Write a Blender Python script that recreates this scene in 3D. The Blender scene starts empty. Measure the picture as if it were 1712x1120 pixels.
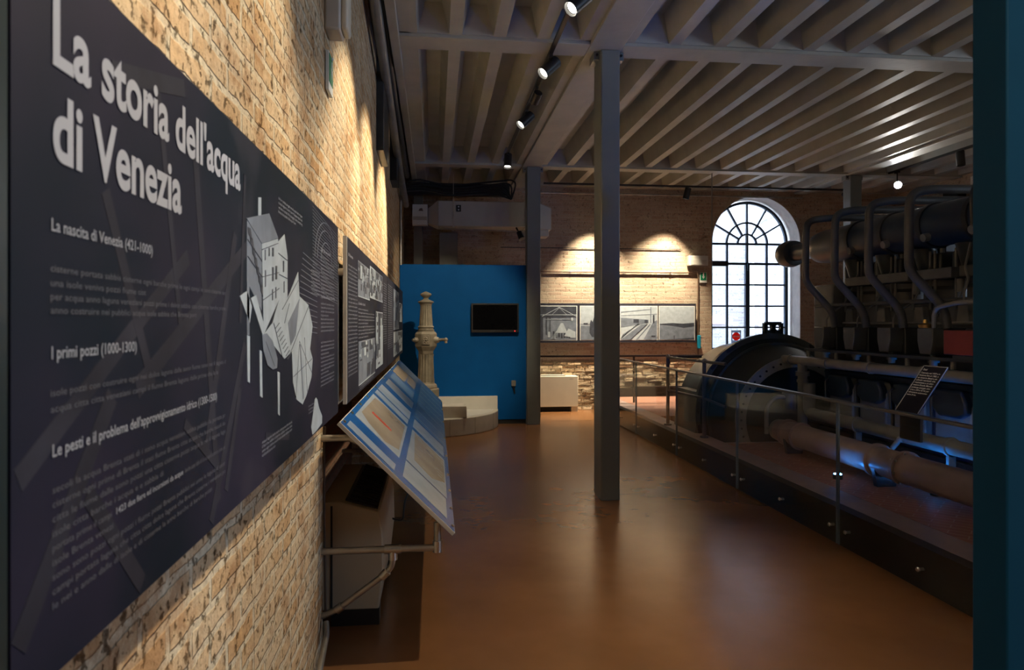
import bpy, math, random
from mathutils import Vector, Matrix
random.seed(7)
scene = bpy.context.scene
col = scene.collection
PI = math.pi

# ------------------------------------------------------------------ camera
F_PX = 1160.0
YAW = math.atan(130 / F_PX)
cd = bpy.data.cameras.new('camera')
cam = bpy.data.objects.new('camera', cd); col.objects.link(cam)
cd.sensor_width = 36.0; cd.sensor_fit = 'HORIZONTAL'
cd.lens = 36.0 * F_PX / 1712.0
cd.shift_y = -20.0 / 1712.0
cd.clip_start = 0.05; cd.clip_end = 200
cam.location = (0, 0, 1.6)
cam.rotation_euler = (PI / 2, 0, -YAW)
cd.dof.use_dof = True; cd.dof.focus_distance = 6.0; cd.dof.aperture_fstop = 6.3
scene.camera = cam

# ------------------------------------------------------------------ sky, exposure
scene.view_settings.view_transform = 'Standard'
scene.view_settings.look = 'None'
scene.view_settings.gamma = 1
scene.view_settings.use_curve_mapping = False
scene.view_settings.exposure = 0.92
w = bpy.data.worlds.new('sky'); scene.world = w; w.use_nodes = True
wb = w.node_tree.nodes['Background']
wb.inputs[0].default_value = (0.60, 0.76, 1.0, 1); wb.inputs[1].default_value = 9.0

WARM = (1.0, 0.83, 0.58)
BLUE = (0.01, 0.24, 1.0)

def lamp(name, kind, loc, energy, color, target=None, parent=None, **kw):
    ld = bpy.data.lights.new(name, kind); ld.energy = energy; ld.color = color
    for k, v in kw.items(): setattr(ld, k, v)
    o = bpy.data.objects.new(name, ld); col.objects.link(o); o.location = loc
    if target is not None:
        o.rotation_euler = (Vector(target) - Vector(loc)).to_track_quat('-Z', 'Y').to_euler()
    return o

# daylight coming through the windows: portals for the sky
def portal(loc, target, sx, sz):
    o = lamp('window_portal', 'AREA', loc, 1, (1, 1, 1), target, shape='RECTANGLE', size=sx, size_y=sz)
    o.data.cycles.is_portal = True
    return o
portal((6.1, 13.05, 2.5), (6.1, 5, 2.5), 1.7, 3.0)
portal((9.38, 2.2, 2.4), (5, 2.2, 2.4), 1.5, 2.4)  # this and the next serve the added, unseen side windows
portal((9.38, -1.2, 2.4), (5, -1.2, 2.4), 1.5, 2.4)

# ------------------------------------------------------------------ helpers
class M:
    def __init__(s): s.v = []; s.f = []
    def add(s, vs, fs):
        b = len(s.v); s.v += [tuple(v) for v in vs]; s.f += [tuple(b + i for i in f) for f in fs]; return s
    def box(s, x0, y0, z0, x1, y1, z1):
        vs = [(x0,y0,z0),(x1,y0,z0),(x1,y1,z0),(x0,y1,z0),(x0,y0,z1),(x1,y0,z1),(x1,y1,z1),(x0,y1,z1)]
        return s.add(vs, [(0,3,2,1),(4,5,6,7),(0,1,5,4),(1,2,6,5),(2,3,7,6),(3,0,4,7)])
    def hexa(s, lo, hi):      # two quads, bottom and top, both counter-clockwise from above
        return s.add(list(lo) + list(hi), [(0,3,2,1),(4,5,6,7),(0,1,5,4),(1,2,6,5),(2,3,7,6),(3,0,4,7)])
    def prism(s, poly, ax, d0, d1):
        # poly of 2d points in the plane normal to ax ('x': (y,z), 'y': (x,z), 'z': (x,y))
        def P(p, d):
            return {'x': (d, p[0], p[1]), 'y': (p[0], d, p[1]), 'z': (p[0], p[1], d)}[ax]
        n = len(poly)
        vs = [P(p, d0) for p in poly] + [P(p, d1) for p in poly]
        fs = [tuple(range(n))[::-1], tuple(range(n, 2 * n))] + [(i, (i+1) % n, n + (i+1) % n, n + i) for i in range(n)]
        return s.add(vs, fs)
    def cyl(s, a, b, r, r2=None, n=20, caps=True):
        a = Vector(a); b = Vector(b); r2 = r if r2 is None else r2
        q = (b - a).to_track_quat('Z', 'Y')
        vs = []
        for p, rr in ((a, r), (b, r2)):
            for i in range(n):
                t = 2 * PI * i / n
                vs.append(p + q @ Vector((rr * math.cos(t), rr * math.sin(t), 0)))
        fs = [(i, (i+1) % n, n + (i+1) % n, n + i) for i in range(n)]
        if caps: fs += [tuple(range(n))[::-1], tuple(range(n, 2 * n))]
        return s.add(vs, fs)
    def tube(s, pts, r, n=12, caps=True):
        pts = [Vector(p) for p in pts]
        T = []
        for i in range(len(pts)):
            a = pts[max(i-1, 0)]; b = pts[min(i+1, len(pts)-1)]
            T.append((b - a).normalized())
        u = T[0].orthogonal().normalized()
        vs = []
        for i, p in enumerate(pts):
            u = (u - T[i] * u.dot(T[i])).normalized(); v = T[i].cross(u)
            for k in range(n):
                t = 2 * PI * k / n
                vs.append(p + r * (math.cos(t) * u + math.sin(t) * v))
        fs = []
        for i in range(len(pts) - 1):
            for k in range(n):
                fs.append((i*n+k, i*n+(k+1) % n, (i+1)*n+(k+1) % n, (i+1)*n+k))
        if caps: fs += [tuple(range(n))[::-1], tuple(range((len(pts)-1)*n, len(pts)*n))]
        return s.add(vs, fs)
    def lathe(s, prof, c, ax='z', n=32, flute=0.0, rot=0.0):
        # prof: (position along the axis, radius); c: origin
        vs = []; c = Vector(c)
        for h, r in prof:
            for i in range(n):
                t = 2 * PI * i / n + rot
                rr = r * (1 - flute * (i % 2))
                a, b = rr * math.cos(t), rr * math.sin(t)
                vs.append(c + Vector({'z': (a, b, h), 'y': (b, h, a), 'x': (h, a, b)}[ax]))
        fs = []
        m = len(prof)
        for j in range(m - 1):
            for i in range(n):
                fs.append((j*n+i, j*n+(i+1) % n, (j+1)*n+(i+1) % n, (j+1)*n+i))
        fs += [tuple(range(n))[::-1], tuple(range((m-1)*n, m*n))]
        return s.add(vs, fs)
    def ring(s, r0, r1, y0, y1, c, n=48):      # flat ring, axis y
        cx, cz = c; vs = []
        for y, r in ((y0, r0), (y0, r1), (y1, r1), (y1, r0)):
            for i in range(n):
                t = 2 * PI * i / n
                vs.append((cx + r * math.sin(t), y, cz + r * math.cos(t)))
        fs = []
        for j in range(4):
            k = (j + 1) % 4
            for i in range(n):
                fs.append((j*n+i, j*n+(i+1) % n, k*n+(i+1) % n, k*n+i))
        return s.add(vs, fs)
    def ball(s, c, r, n=16, sc=(1, 1, 1)):
        prof = [(-math.cos(PI * j / (n // 2)) * r * sc[2], max(1e-4, math.sin(PI * j / (n // 2)) * r)) for j in range(n // 2 + 1)]
        vs = []
        for h, rr in prof:
            for i in range(n):
                t = 2 * PI * i / n
                vs.append((c[0] + rr * math.cos(t) * sc[0], c[1] + rr * math.sin(t) * sc[1], c[2] + h))
        fs = [(j*n+i, j*n+(i+1) % n, (j+1)*n+(i+1) % n, (j+1)*n+i) for j in range(len(prof)-1) for i in range(n)]
        return s.add(vs, fs)
    def build(s, name, mat, parent=None, bevel=0, flat=False, local=False, angle=35):
        import bmesh
        me = bpy.data.meshes.new(name)
        off = Vector((0, 0, 0))
        if parent is not None and not local:
            r = parent
            while r.parent: r = r.parent
            if r.type == 'EMPTY': off = r.location
        me.from_pydata([tuple(Vector(v) - off) for v in s.v], [], s.f)
        bm = bmesh.new(); bm.from_mesh(me)
        bmesh.ops.recalc_face_normals(bm, faces=bm.faces)
        bm.to_mesh(me); bm.free()
        if not flat:
            me.shade_smooth()
            me.set_sharp_from_angle(angle=math.radians(angle))
        me.materials.append(mat)
        o = bpy.data.objects.new(name, me); col.objects.link(o)
        if parent is not None: o.parent = parent
        if bevel:
            b = o.modifiers.new('bevel', 'BEVEL'); b.width = bevel; b.segments = 2
            b.limit_method = 'ANGLE'; b.angle_limit = math.radians(40)
        return o

def rounded(pts, rad, k=6):
    pts = [Vector(p) for p in pts]; out = [pts[0]]
    for i in range(1, len(pts) - 1):
        p = pts[i]; a = pts[i-1] - p; b = pts[i+1] - p
        r = min(rad, a.length * .48, b.length * .48)
        A = p + a.normalized() * r; B = p + b.normalized() * r
        for j in range(k + 1):
            t = j / k
            out.append(A * (1-t)**2 + p * 2*t*(1-t) + B * t*t)
    out.append(pts[-1]); return out

def tag(o, label, cat, group=None):
    o['label'] = label; o['category'] = cat
    if group: o['group'] = group
    return o
def thing(name, label, cat, loc=(0, 0, 0), group=None, rotz=0):
    o = bpy.data.objects.new(name, None); col.objects.link(o); o.location = loc; o.rotation_euler = (0, 0, rotz)
    o.empty_display_size = .1
    return tag(o, label, cat, group)
def struct(o): o['kind'] = 'structure'; return o

def L2(a, b, w):
    d = Vector((b[0]-a[0], b[1]-a[1])); n = Vector((-d.y, d.x)).normalized()*w/2
    return [(a[0]-n.x, a[1]-n.y), (b[0]-n.x, b[1]-n.y), (b[0]+n.x, b[1]+n.y), (a[0]+n.x, a[1]+n.y)]

# ------------------------------------------------------------------ materials
def nt(name):
    m = bpy.data.materials.new(name); m.use_nodes = True
    t = m.node_tree; b = t.nodes['Principled BSDF']
    return m, t, b
def link(t, a, b): t.links.new(a, b)
def mat(name, c, rough=.5, metal=0, var=.12, scale=6, bump=.0, spec=.5, bscale=None, clear=0, c2=None):
    m, t, b = nt(name)
    tc = t.nodes.new('ShaderNodeTexCoord')
    n = t.nodes.new('ShaderNodeTexNoise'); n.inputs['Scale'].default_value = scale; n.inputs['Detail'].default_value = 6
    link(t, tc.outputs['Object'], n.inputs['Vector'])
    r = t.nodes.new('ShaderNodeValToRGB')
    r.color_ramp.elements[0].position = .3; r.color_ramp.elements[1].position = .7
    lo = tuple(max(0, x * (1 - var)) for x in c); hi = c2 or tuple(min(1, x * (1 + var)) for x in c)
    r.color_ramp.elements[0].color = (*lo, 1); r.color_ramp.elements[1].color = (*hi, 1)
    link(t, n.outputs['Fac'], r.inputs[0]); link(t, r.outputs[0], b.inputs['Base Color'])
    b.inputs['Roughness'].default_value = rough; b.inputs['Metallic'].default_value = metal
    b.inputs['Specular IOR Level'].default_value = spec
    if clear: b.inputs['Coat Weight'].default_value = clear; b.inputs['Coat Roughness'].default_value = .08
    if bump:
        n2 = t.nodes.new('ShaderNodeTexNoise'); n2.inputs['Scale'].default_value = bscale or scale * 6; n2.inputs['Detail'].default_value = 8
        link(t, tc.outputs['Object'], n2.inputs['Vector'])
        bp = t.nodes.new('ShaderNodeBump'); bp.inputs['Strength'].default_value = bump; bp.inputs['Distance'].default_value = .01
        link(t, n2.outputs['Fac'], bp.inputs['Height']); link(t, bp.outputs[0], b.inputs['Normal'])
    return m
def emis(name, c, s):
    m, t, b = nt(name)
    b.inputs['Base Color'].default_value = (*c, 1); b.inputs['Emission Color'].default_value = (*c, 1)
    b.inputs['Emission Strength'].default_value = s
    return m

def wall_uv(t):
    """vector (u, z) with u running along the wall whichever way it faces"""
    tc = t.nodes.new('ShaderNodeTexCoord'); g = t.nodes.new('ShaderNodeNewGeometry')
    s = t.nodes.new('ShaderNodeSeparateXYZ'); link(t, tc.outputs['Object'], s.inputs[0])
    sn = t.nodes.new('ShaderNodeSeparateXYZ'); link(t, g.outputs['True Normal'], sn.inputs[0])
    ab = t.nodes.new('ShaderNodeMath'); ab.operation = 'ABSOLUTE'; link(t, sn.outputs[0], ab.inputs[0])
    gt = t.nodes.new('ShaderNodeMath'); gt.operation = 'GREATER_THAN'; gt.inputs[1].default_value = .5; link(t, ab.outputs[0], gt.inputs[0])
    mx = t.nodes.new('ShaderNodeMix'); link(t, gt.outputs[0], mx.inputs[0]); link(t, s.outputs[0], mx.inputs[2]); link(t, s.outputs[1], mx.inputs[3])
    c = t.nodes.new('ShaderNodeCombineXYZ'); link(t, mx.outputs[0], c.inputs[0]); link(t, s.outputs[2], c.inputs[1])
    return c.outputs[0], tc

def brick(name, ca, cb, mortar, worn=.5, bump=1.0, row=.068, width=.26, msize=.009, stain=None, distort=.012, band=None):
    m, t, b = nt(name)
    uv, tc = wall_uv(t)
    N = lambda sc, det=6, rough=.6: (lambda n: (setattr(n.inputs['Scale'], 'default_value', sc), setattr(n.inputs['Detail'], 'default_value', det),
        setattr(n.inputs['Roughness'], 'default_value', rough), link(t, tc.outputs['Object'], n.inputs['Vector']), n)[-1])(t.nodes.new('ShaderNodeTexNoise'))
    n0 = N(7)
    sub = t.nodes.new('ShaderNodeVectorMath'); sub.operation = 'SUBTRACT'; sub.inputs[1].default_value = (.5, .5, .5); link(t, n0.outputs['Color'], sub.inputs[0])
    scl = t.nodes.new('ShaderNodeVectorMath'); scl.operation = 'SCALE'; scl.inputs['Scale'].default_value = distort * 2; link(t, sub.outputs[0], scl.inputs[0])
    ad = t.nodes.new('ShaderNodeVectorMath'); ad.operation = 'ADD'; link(t, uv, ad.inputs[0]); link(t, scl.outputs[0], ad.inputs[1])
    br = t.nodes.new('ShaderNodeTexBrick'); link(t, ad.outputs[0], br.inputs['Vector'])
    br.inputs['Scale'].default_value = 1; br.inputs['Brick Width'].default_value = width; br.inputs['Row Height'].default_value = row
    br.inputs['Mortar Size'].default_value = msize; br.inputs['Mortar Smooth'].default_value = .35; br.inputs['Bias'].default_value = 0
    br.inputs['Color1'].default_value = (*ca, 1); br.inputs['Color2'].default_value = (*cb, 1); br.inputs['Mortar'].default_value = (*mortar, 1)
    # large patches of plaster-like pale wear and small pits
    n1 = N(1.6, 8, .7); r1 = t.nodes.new('ShaderNodeValToRGB'); r1.color_ramp.elements[0].position = .42; r1.color_ramp.elements[1].position = .62
    link(t, n1.outputs['Fac'], r1.inputs[0])
    pale = t.nodes.new('ShaderNodeMix'); pale.data_type = 'RGBA'
    mm = t.nodes.new('ShaderNodeMath'); mm.operation = 'MULTIPLY'; mm.inputs[1].default_value = worn; link(t, r1.outputs[0], mm.inputs[0])
    link(t, mm.outputs[0], pale.inputs[0]); link(t, br.outputs['Color'], pale.inputs[6]); pale.inputs[7].default_value = (*mortar, 1)
    n2 = N(26, 8, .7); r2 = t.nodes.new('ShaderNodeValToRGB'); r2.color_ramp.elements[0].position = .30; r2.color_ramp.elements[1].position = .44
    link(t, n2.outputs['Fac'], r2.inputs[0])
    pit = t.nodes.new('ShaderNodeMix'); pit.data_type = 'RGBA'; link(t, r2.outputs[0], pit.inputs[0])
    pit.inputs[6].default_value = (*(x * .35 for x in ca), 1); link(t, pale.outputs[2], pit.inputs[7])
    n3 = N(60, 4); mul = t.nodes.new('ShaderNodeMix'); mul.data_type = 'RGBA'; mul.blend_type = 'MULTIPLY'; mul.inputs[0].default_value = .55
    r3 = t.nodes.new('ShaderNodeValToRGB'); r3.color_ramp.elements[0].position = .25; r3.color_ramp.elements[0].color = (.45, .42, .4, 1); r3.color_ramp.elements[1].position = .6
    link(t, n3.outputs['Fac'], r3.inputs[0]); link(t, pit.outputs[2], mul.inputs[6]); link(t, r3.outputs[0], mul.inputs[7])
    out = mul.outputs[2]
    if band:
        n5 = N(4.5, 9, .75); r5 = t.nodes.new('ShaderNodeValToRGB'); r5.color_ramp.elements[0].position = .50; r5.color_ramp.elements[1].position = .60
        link(t, n5.outputs['Fac'], r5.inputs[0]); sc5 = t.nodes.new('ShaderNodeMath'); sc5.operation = 'MULTIPLY'; sc5.inputs[1].default_value = .6; link(t, r5.outputs[0], sc5.inputs[0])
        mb = t.nodes.new('ShaderNodeMix'); mb.data_type = 'RGBA'; link(t, sc5.outputs[0], mb.inputs[0]); link(t, out, mb.inputs[6]); mb.inputs[7].default_value = (*band, 1); out = mb.outputs[2]
    link(t, out, b.inputs['Base Color'])
    b.inputs['Roughness'].default_value = .9; b.inputs['Specular IOR Level'].default_value = .15
    # relief
    inv = t.nodes.new('ShaderNodeMath'); inv.operation = 'SUBTRACT'; inv.inputs[0].default_value = 1; link(t, br.outputs['Fac'], inv.inputs[1])
    h1 = t.nodes.new('ShaderNodeMath'); h1.operation = 'MULTIPLY_ADD'; h1.inputs[1].default_value = .6; link(t, inv.outputs[0], h1.inputs[0]); 
    p = t.nodes.new('ShaderNodeMath'); p.operation = 'MULTIPLY'; p.inputs[1].default_value = 1.3; link(t, r2.outputs[0], p.inputs[0])
    link(t, p.outputs[0], h1.inputs[2])
    h2 = t.nodes.new('ShaderNodeMath'); h2.operation = 'MULTIPLY_ADD'; h2.inputs[1].default_value = .9
    n4 = N(14, 8, .65); link(t, n4.outputs['Fac'], h2.inputs[0]); link(t, h1.outputs[0], h2.inputs[2])
    bp = t.nodes.new('ShaderNodeBump'); bp.inputs['Strength'].default_value = bump; bp.inputs['Distance'].default_value = .012
    link(t, h2.outputs[0], bp.inputs['Height']); link(t, bp.outputs[0], b.inputs['Normal'])
    return m

MT = {}
MT['brick_left'] = brick('brick_left', (.58, .35, .16), (.68, .51, .32), (.70, .60, .43), .5, 1.0, row=.076, width=.27, msize=.013, distort=.018, band=(.34, .17, .07))
MT['brick_rear'] = brick('brick_rear', (.40, .28, .21), (.50, .40, .30), (.48, .41, .32), .45, .7)
MT['brick_rough'] = brick('brick_rough', (.62, .44, .28), (.70, .58, .42), (.50, .40, .28), .3, 1.0, msize=.012, distort=.03)
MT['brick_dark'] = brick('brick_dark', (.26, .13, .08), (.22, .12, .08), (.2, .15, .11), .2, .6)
MT['brick_out'] = brick('brick_out', (.30, .25, .23), (.40, .36, .35), (.40, .40, .40), .4, .6)
MT['concrete'] = mat('painted_concrete', (.36, .36, .315), .5, var=.10, scale=3, bump=.25, bscale=14, spec=.35)
MT['steel_paint'] = mat('grey_paint', (.17, .18, .175), .38, var=.06, scale=4, spec=.5)
MT['column_paint'] = mat('column_paint', (.17, .19, .19), .35, var=.05, scale=4, spec=.5)
MT['blue_wall'] = mat('blue_wall', (.0, .085, .30), .7, var=.06, scale=5, bump=.05, spec=.15)
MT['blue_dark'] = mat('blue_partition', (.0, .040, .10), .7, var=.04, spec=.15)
MT['black'] = mat('black_metal', (.012, .012, .013), .4, var=.1)
MT['black_matte'] = mat('black_rubber', (.02, .02, .02), .8, var=.1)
MT['kerb'] = mat('kerb_black', (.014, .012, .010), .5, var=.1, scale=3, spec=.1)
MT['white'] = mat('white_paint', (.62, .60, .55), .45, var=.04)
MT['white_stone'] = mat('white_stone', (.62, .58, .50), .6, var=.06, scale=10)
MT['beige_metal'] = mat('beige_enamel', (.42, .35, .25), .45, var=.03)
MT['cream_metal'] = mat('cream_enamel', (.66, .62, .52), .4, var=.03)
MT['galv'] = mat('galvanised', (.42, .40, .36), .35, .85, var=.2, scale=9)
MT['duct'] = mat('duct_sheet', (.42, .41, .37), .45, .25, var=.07, scale=3)
MT['pump'] = mat('cast_iron_paint', (.23, .20, .15), .5, var=.18, scale=14, bump=.2, bscale=60)
MT['steel'] = mat('brushed_steel', (.5, .49, .47), .28, 1, var=.08, scale=12)
MT['dark_steel'] = mat('dark_steel', (.20, .20, .195), .35, .9, var=.08)
MT['screen'] = mat('tv_screen', (.003, .003, .004), .18, var=.1, spec=.12)
MT['panel_dark'] = mat('panel_print', (.008, .011, .020), .6, var=.3, scale=2.2, c2=(.015, .015, .032), spec=.15)
def panel_print():
    m = mat('board_print', (.008, .011, .020), .6, spec=.15, var=.3, scale=2)
    t = m.node_tree; b = t.nodes['Principled BSDF']
    tc = t.nodes.new('ShaderNodeTexCoord'); n = t.nodes.new('ShaderNodeTexNoise'); n.inputs['Scale'].default_value = 1.6; n.inputs['Detail'].default_value = 3; link(t, tc.outputs['Object'], n.inputs['Vector'])
    r = t.nodes.new('ShaderNodeValToRGB'); e = r.color_ramp.elements; e[0].position = .38; e[0].color = (.003, .009, .018, 1); e[1].position = .62; e[1].color = (.019, .017, .036, 1); link(t, n.outputs['Fac'], r.inputs[0])
    w_ = t.nodes.new('ShaderNodeTexWave'); w_.inputs['Scale'].default_value = 1.4; w_.inputs['Distortion'].default_value = 9; w_.inputs['Detail'].default_value = 5; link(t, tc.outputs['Object'], w_.inputs['Vector'])
    r2 = t.nodes.new('ShaderNodeValToRGB'); r2.color_ramp.elements[0].position = .72; r2.color_ramp.elements[1].color = (.45, .45, .45, 1); link(t, w_.outputs['Fac'], r2.inputs[0])
    mx = t.nodes.new('ShaderNodeMix'); mx.data_type = 'RGBA'; link(t, r2.outputs[0], mx.inputs[0]); link(t, r.outputs[0], mx.inputs[6]); mx.inputs[7].default_value = (.040, .038, .052, 1)
    link(t, mx.outputs[2], b.inputs['Base Color']); return m
MT['board_print'] = panel_print()
MT['panel_edge'] = mat('panel_edge', (.5, .48, .44), .5)
MT['letter'] = mat('white_lettering', (.36, .38, .44), .6, var=.02, spec=.15)
MT['plaque_letter'] = mat('plaque_lettering', (.86, .88, .9), .5, var=.02)
MT['text_grey'] = mat('grey_lettering', (.11, .115, .14), .6, spec=.15, var=.02)
MT['beam_print'] = mat('print_beam', (.026, .027, .040), .6, spec=.15, var=.25, scale=8)
MT['photo_light'] = mat('print_pale', (.38, .44, .50), .6, spec=.15, var=.12, scale=14)
MT['photo_mid'] = mat('print_mid', (.15, .18, .23), .5, var=.25, scale=12)
MT['photo_dark'] = mat('print_dark', (.035, .042, .06), .5, var=.4, scale=12)
MT['photo_line'] = mat('print_line', (.30, .32, .37), .6, var=.05, spec=.15)
MT['desk_blue'] = mat('desk_blue', (.010, .085, .30), .22, var=.15, scale=3, spec=.6)
MT['desk_paper'] = mat('desk_paper', (.33, .38, .43), .22, var=.08, scale=6, spec=.6)
MT['desk_pale'] = mat('desk_pale', (.27, .33, .42), .22, var=.12, scale=6, spec=.6)
MT['desk_beige'] = mat('desk_beige', (.30, .25, .18), .22, var=.15, scale=5, spec=.6)
MT['desk_lightblue'] = mat('desk_lightblue', (.10, .20, .38), .22, var=.12, scale=6, spec=.6)
MT['desk_red'] = mat('desk_red', (.42, .06, .03), .3)
MT['brass'] = mat('brass', (.62, .42, .16), .3, 1)
MT['green'] = mat('green_sign', (.0, .22, .09), .5, var=.02)
MT['signwhite'] = mat('sign_white', (.75, .78, .76), .5, var=.02)
MT['signred'] = mat('sign_red', (.55, .05, .04), .5, var=.02)
MT['sign_pink'] = mat('sign_pink', (.85, .45, .45), .5, var=.02)
MT['cyan_tag'] = mat('cyan_tag', (.0, .22, .36), .5)
MT['copper'] = mat('copper_conduit', (.20, .13, .09), .4, .4)
MT['engine'] = mat('engine_grey', (.085, .088, .082), .42, var=.3, scale=5, bump=.15, bscale=30)
MT['engine_dark'] = mat('engine_dark', (.028, .032, .034), .35, var=.35, scale=5)
MT['engine_blue'] = mat('engine_blue', (.018, .035, .065), .35, var=.3, scale=4)
MT['engine_brown'] = mat('engine_brown', (.055, .036, .028), .45, var=.3, scale=6)
MT['engine_light'] = mat('engine_light', (.17, .17, .155), .4, var=.2, scale=6)
MT['pipe_pink'] = mat('pipe_pink', (.34, .235, .215), .38, var=.15, scale=5)
MT['pipe_grey'] = mat('pipe_grey', (.21, .20, .18), .35, var=.15, scale=5)
MT['engine_red'] = mat('engine_red', (.22, .028, .022), .4, var=.1)
MT['gen_green'] = mat('generator_green', (.05, .062, .056), .35, var=.2, scale=4)
MT['gen_dark'] = mat('generator_dark', (.012, .022, .024), .35, var=.2, scale=4)
MT['gen_ring'] = mat('generator_ring', (.30, .29, .25), .4, var=.15, scale=8)
MT['rail_blue'] = mat('rail_paint', (.10, .095, .12), .35, .3, var=.15)
MT['window_frame'] = mat('window_frame', (.01, .028, .05), .4, var=.1)
MT['reveal'] = mat('reveal_plaster', (.50, .45, .40), .8, var=.1, scale=8, bump=.3)
MT['lens_warm'] = emis('lit_lens', (1, .93, .78), 8)
MT['lens_white'] = emis('lit_lens_white', (.95, .97, 1), 120)
MT['led_blue'] = emis('blue_led', (.05, .3, 1), 60)
MT['led_red'] = emis('red_led', (1, .02, .02), 4)
MT['paving'] = mat('outdoor_ground', (.4, .4, .38), .9)
MT['stone_kerb'] = mat('platform_stone', (.34, .24, .22), .5, var=.15, scale=5, bump=.1)

def brick_floor():
    m, t, b = nt('brick_paving')
    tc = t.nodes.new('ShaderNodeTexCoord'); mp = t.nodes.new('ShaderNodeMapping'); mp.inputs['Rotation'].default_value = (0, 0, PI / 4)
    link(t, tc.outputs['Object'], mp.inputs[0])
    br = t.nodes.new('ShaderNodeTexBrick'); link(t, mp.outputs[0], br.inputs['Vector'])
    for k, v in {'Scale': 1, 'Brick Width': .24, 'Row Height': .075, 'Mortar Size': .004}.items(): br.inputs[k].default_value = v
    br.inputs['Color1'].default_value = (.42, .17, .11, 1); br.inputs['Color2'].default_value = (.35, .14, .09, 1); br.inputs['Mortar'].default_value = (.50, .32, .24, 1)
    link(t, br.outputs['Color'], b.inputs['Base Color']); b.inputs['Roughness'].default_value = .6
    return m
MT['paving_brick'] = brick_floor()

def resin_floor():
    m, t, b = nt('resin_floor')
    tc = t.nodes.new('ShaderNodeTexCoord'); mp = t.nodes.new('ShaderNodeMapping'); mp.inputs['Location'].default_value = (3.3, 7.1, .437); mp.inputs['Rotation'].default_value = (.3, .2, .1); link(t, tc.outputs['Object'], mp.inputs[0])
    n = t.nodes.new('ShaderNodeTexNoise'); n.inputs['Scale'].default_value = .9; n.inputs['Detail'].default_value = 4; n.inputs['Roughness'].default_value = .62
    link(t, mp.outputs[0], n.inputs['Vector'])
    r = t.nodes.new('ShaderNodeValToRGB'); e = r.color_ramp.elements
    e[0].position = .3; e[0].color = (.16, .070, .027, 1); e[1].position = .72; e[1].color = (.25, .115, .045, 1)
    link(t, n.outputs['Fac'], r.inputs[0])
    s = t.nodes.new('ShaderNodeSeparateXYZ'); link(t, tc.outputs['Object'], s.inputs[0])
    a = t.nodes.new('ShaderNodeMath'); a.operation = 'SUBTRACT'; a.inputs[1].default_value = 6.33; link(t, s.outputs[1], a.inputs[0])
    ab = t.nodes.new('ShaderNodeMath'); ab.operation = 'ABSOLUTE'; link(t, a.outputs[0], ab.inputs[0])
    lt = t.nodes.new('ShaderNodeMath'); lt.operation = 'LESS_THAN'; lt.inputs[1].default_value = .005; link(t, ab.outputs[0], lt.inputs[0])
    mx = t.nodes.new('ShaderNodeMix'); mx.data_type = 'RGBA'; link(t, lt.outputs[0], mx.inputs[0]); link(t, r.outputs[0], mx.inputs[6]); mx.inputs[7].default_value = (.05, .03, .02, 1)
    link(t, mx.outputs[2], b.inputs['Base Color'])
    n2 = t.nodes.new('ShaderNodeTexNoise'); n2.inputs['Scale'].default_value = 3.5; n2.inputs['Detail'].default_value = 8
    link(t, mp.outputs[0], n2.inputs['Vector'])
    mr = t.nodes.new('ShaderNodeMapRange'); mr.inputs[1].default_value = .3; mr.inputs[2].default_value = .7; mr.inputs[3].default_value = .20; mr.inputs[4].default_value = .30
    link(t, n2.outputs['Fac'], mr.inputs[0]); b.inputs['Roughness'].default_value = .25
    n3 = t.nodes.new('ShaderNodeTexNoise'); n3.inputs['Scale'].default_value = 5; n3.inputs['Detail'].default_value = 4
    link(t, mp.outputs[0], n3.inputs['Vector'])
    bp = t.nodes.new('ShaderNodeBump'); bp.inputs['Strength'].default_value = .13; bp.inputs['Distance'].default_value = .01
    link(t, n3.outputs['Fac'], bp.inputs['Height']); link(t, bp.outputs[0], b.inputs['Normal'])
    b.inputs['Specular IOR Level'].default_value = .62
    return m
MT['floor'] = resin_floor()

def glass(name, tint=(1, 1, 1), rough=0.0, fac=.1):
    m, t, b = nt(name); t.nodes.remove(b)
    out = t.nodes['Material Output']
    tr = t.nodes.new('ShaderNodeBsdfTransparent'); tr.inputs[0].default_value = (*tint, 1)
    gl = t.nodes.new('ShaderNodeBsdfGlossy'); gl.inputs['Roughness'].default_value = rough
    lw = t.nodes.new('ShaderNodeLayerWeight'); lw.inputs[0].default_value = .5
    pw = t.nodes.new('ShaderNodeMath'); pw.operation = 'POWER'; pw.inputs[1].default_value = 5; link(t, lw.outputs['Facing'], pw.inputs[0])
    fr = t.nodes.new('ShaderNodeMath'); fr.operation = 'MULTIPLY_ADD'; fr.inputs[1].default_value = .6; fr.inputs[2].default_value = .04; link(t, pw.outputs[0], fr.inputs[0])
    mx = t.nodes.new('ShaderNodeMixShader'); link(t, fr.outputs[0], mx.inputs[0]); link(t, tr.outputs[0], mx.inputs[1]); link(t, gl.outputs[0], mx.inputs[2])
    link(t, mx.outputs[0], out.inputs[0])
    return m
MT['glass'] = glass('barrier_glass', (.93, .96, .97))
MT['pane'] = glass('window_glass', (.96, .98, 1))
def glass_edge():
    m, t, b = nt('glass_edge'); b.inputs['Base Color'].default_value = (.12, .16, .2, 1); b.inputs['Roughness'].default_value = .12
    return m
MT['glass_edge'] = glass_edge()
def film(name, c):
    m, t, b = nt(name); t.nodes.remove(b); out = t.nodes['Material Output']
    d = t.nodes.new('ShaderNodeBsdfDiffuse'); d.inputs[0].default_value = (*c, 1)
    tl = t.nodes.new('ShaderNodeBsdfTranslucent'); tl.inputs[0].default_value = (*c, 1)
    mx = t.nodes.new('ShaderNodeMixShader'); mx.inputs[0].default_value = .6
    link(t, d.outputs[0], mx.inputs[1]); link(t, tl.outputs[0], mx.inputs[2]); link(t, mx.outputs[0], out.inputs[0]); return m
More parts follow.
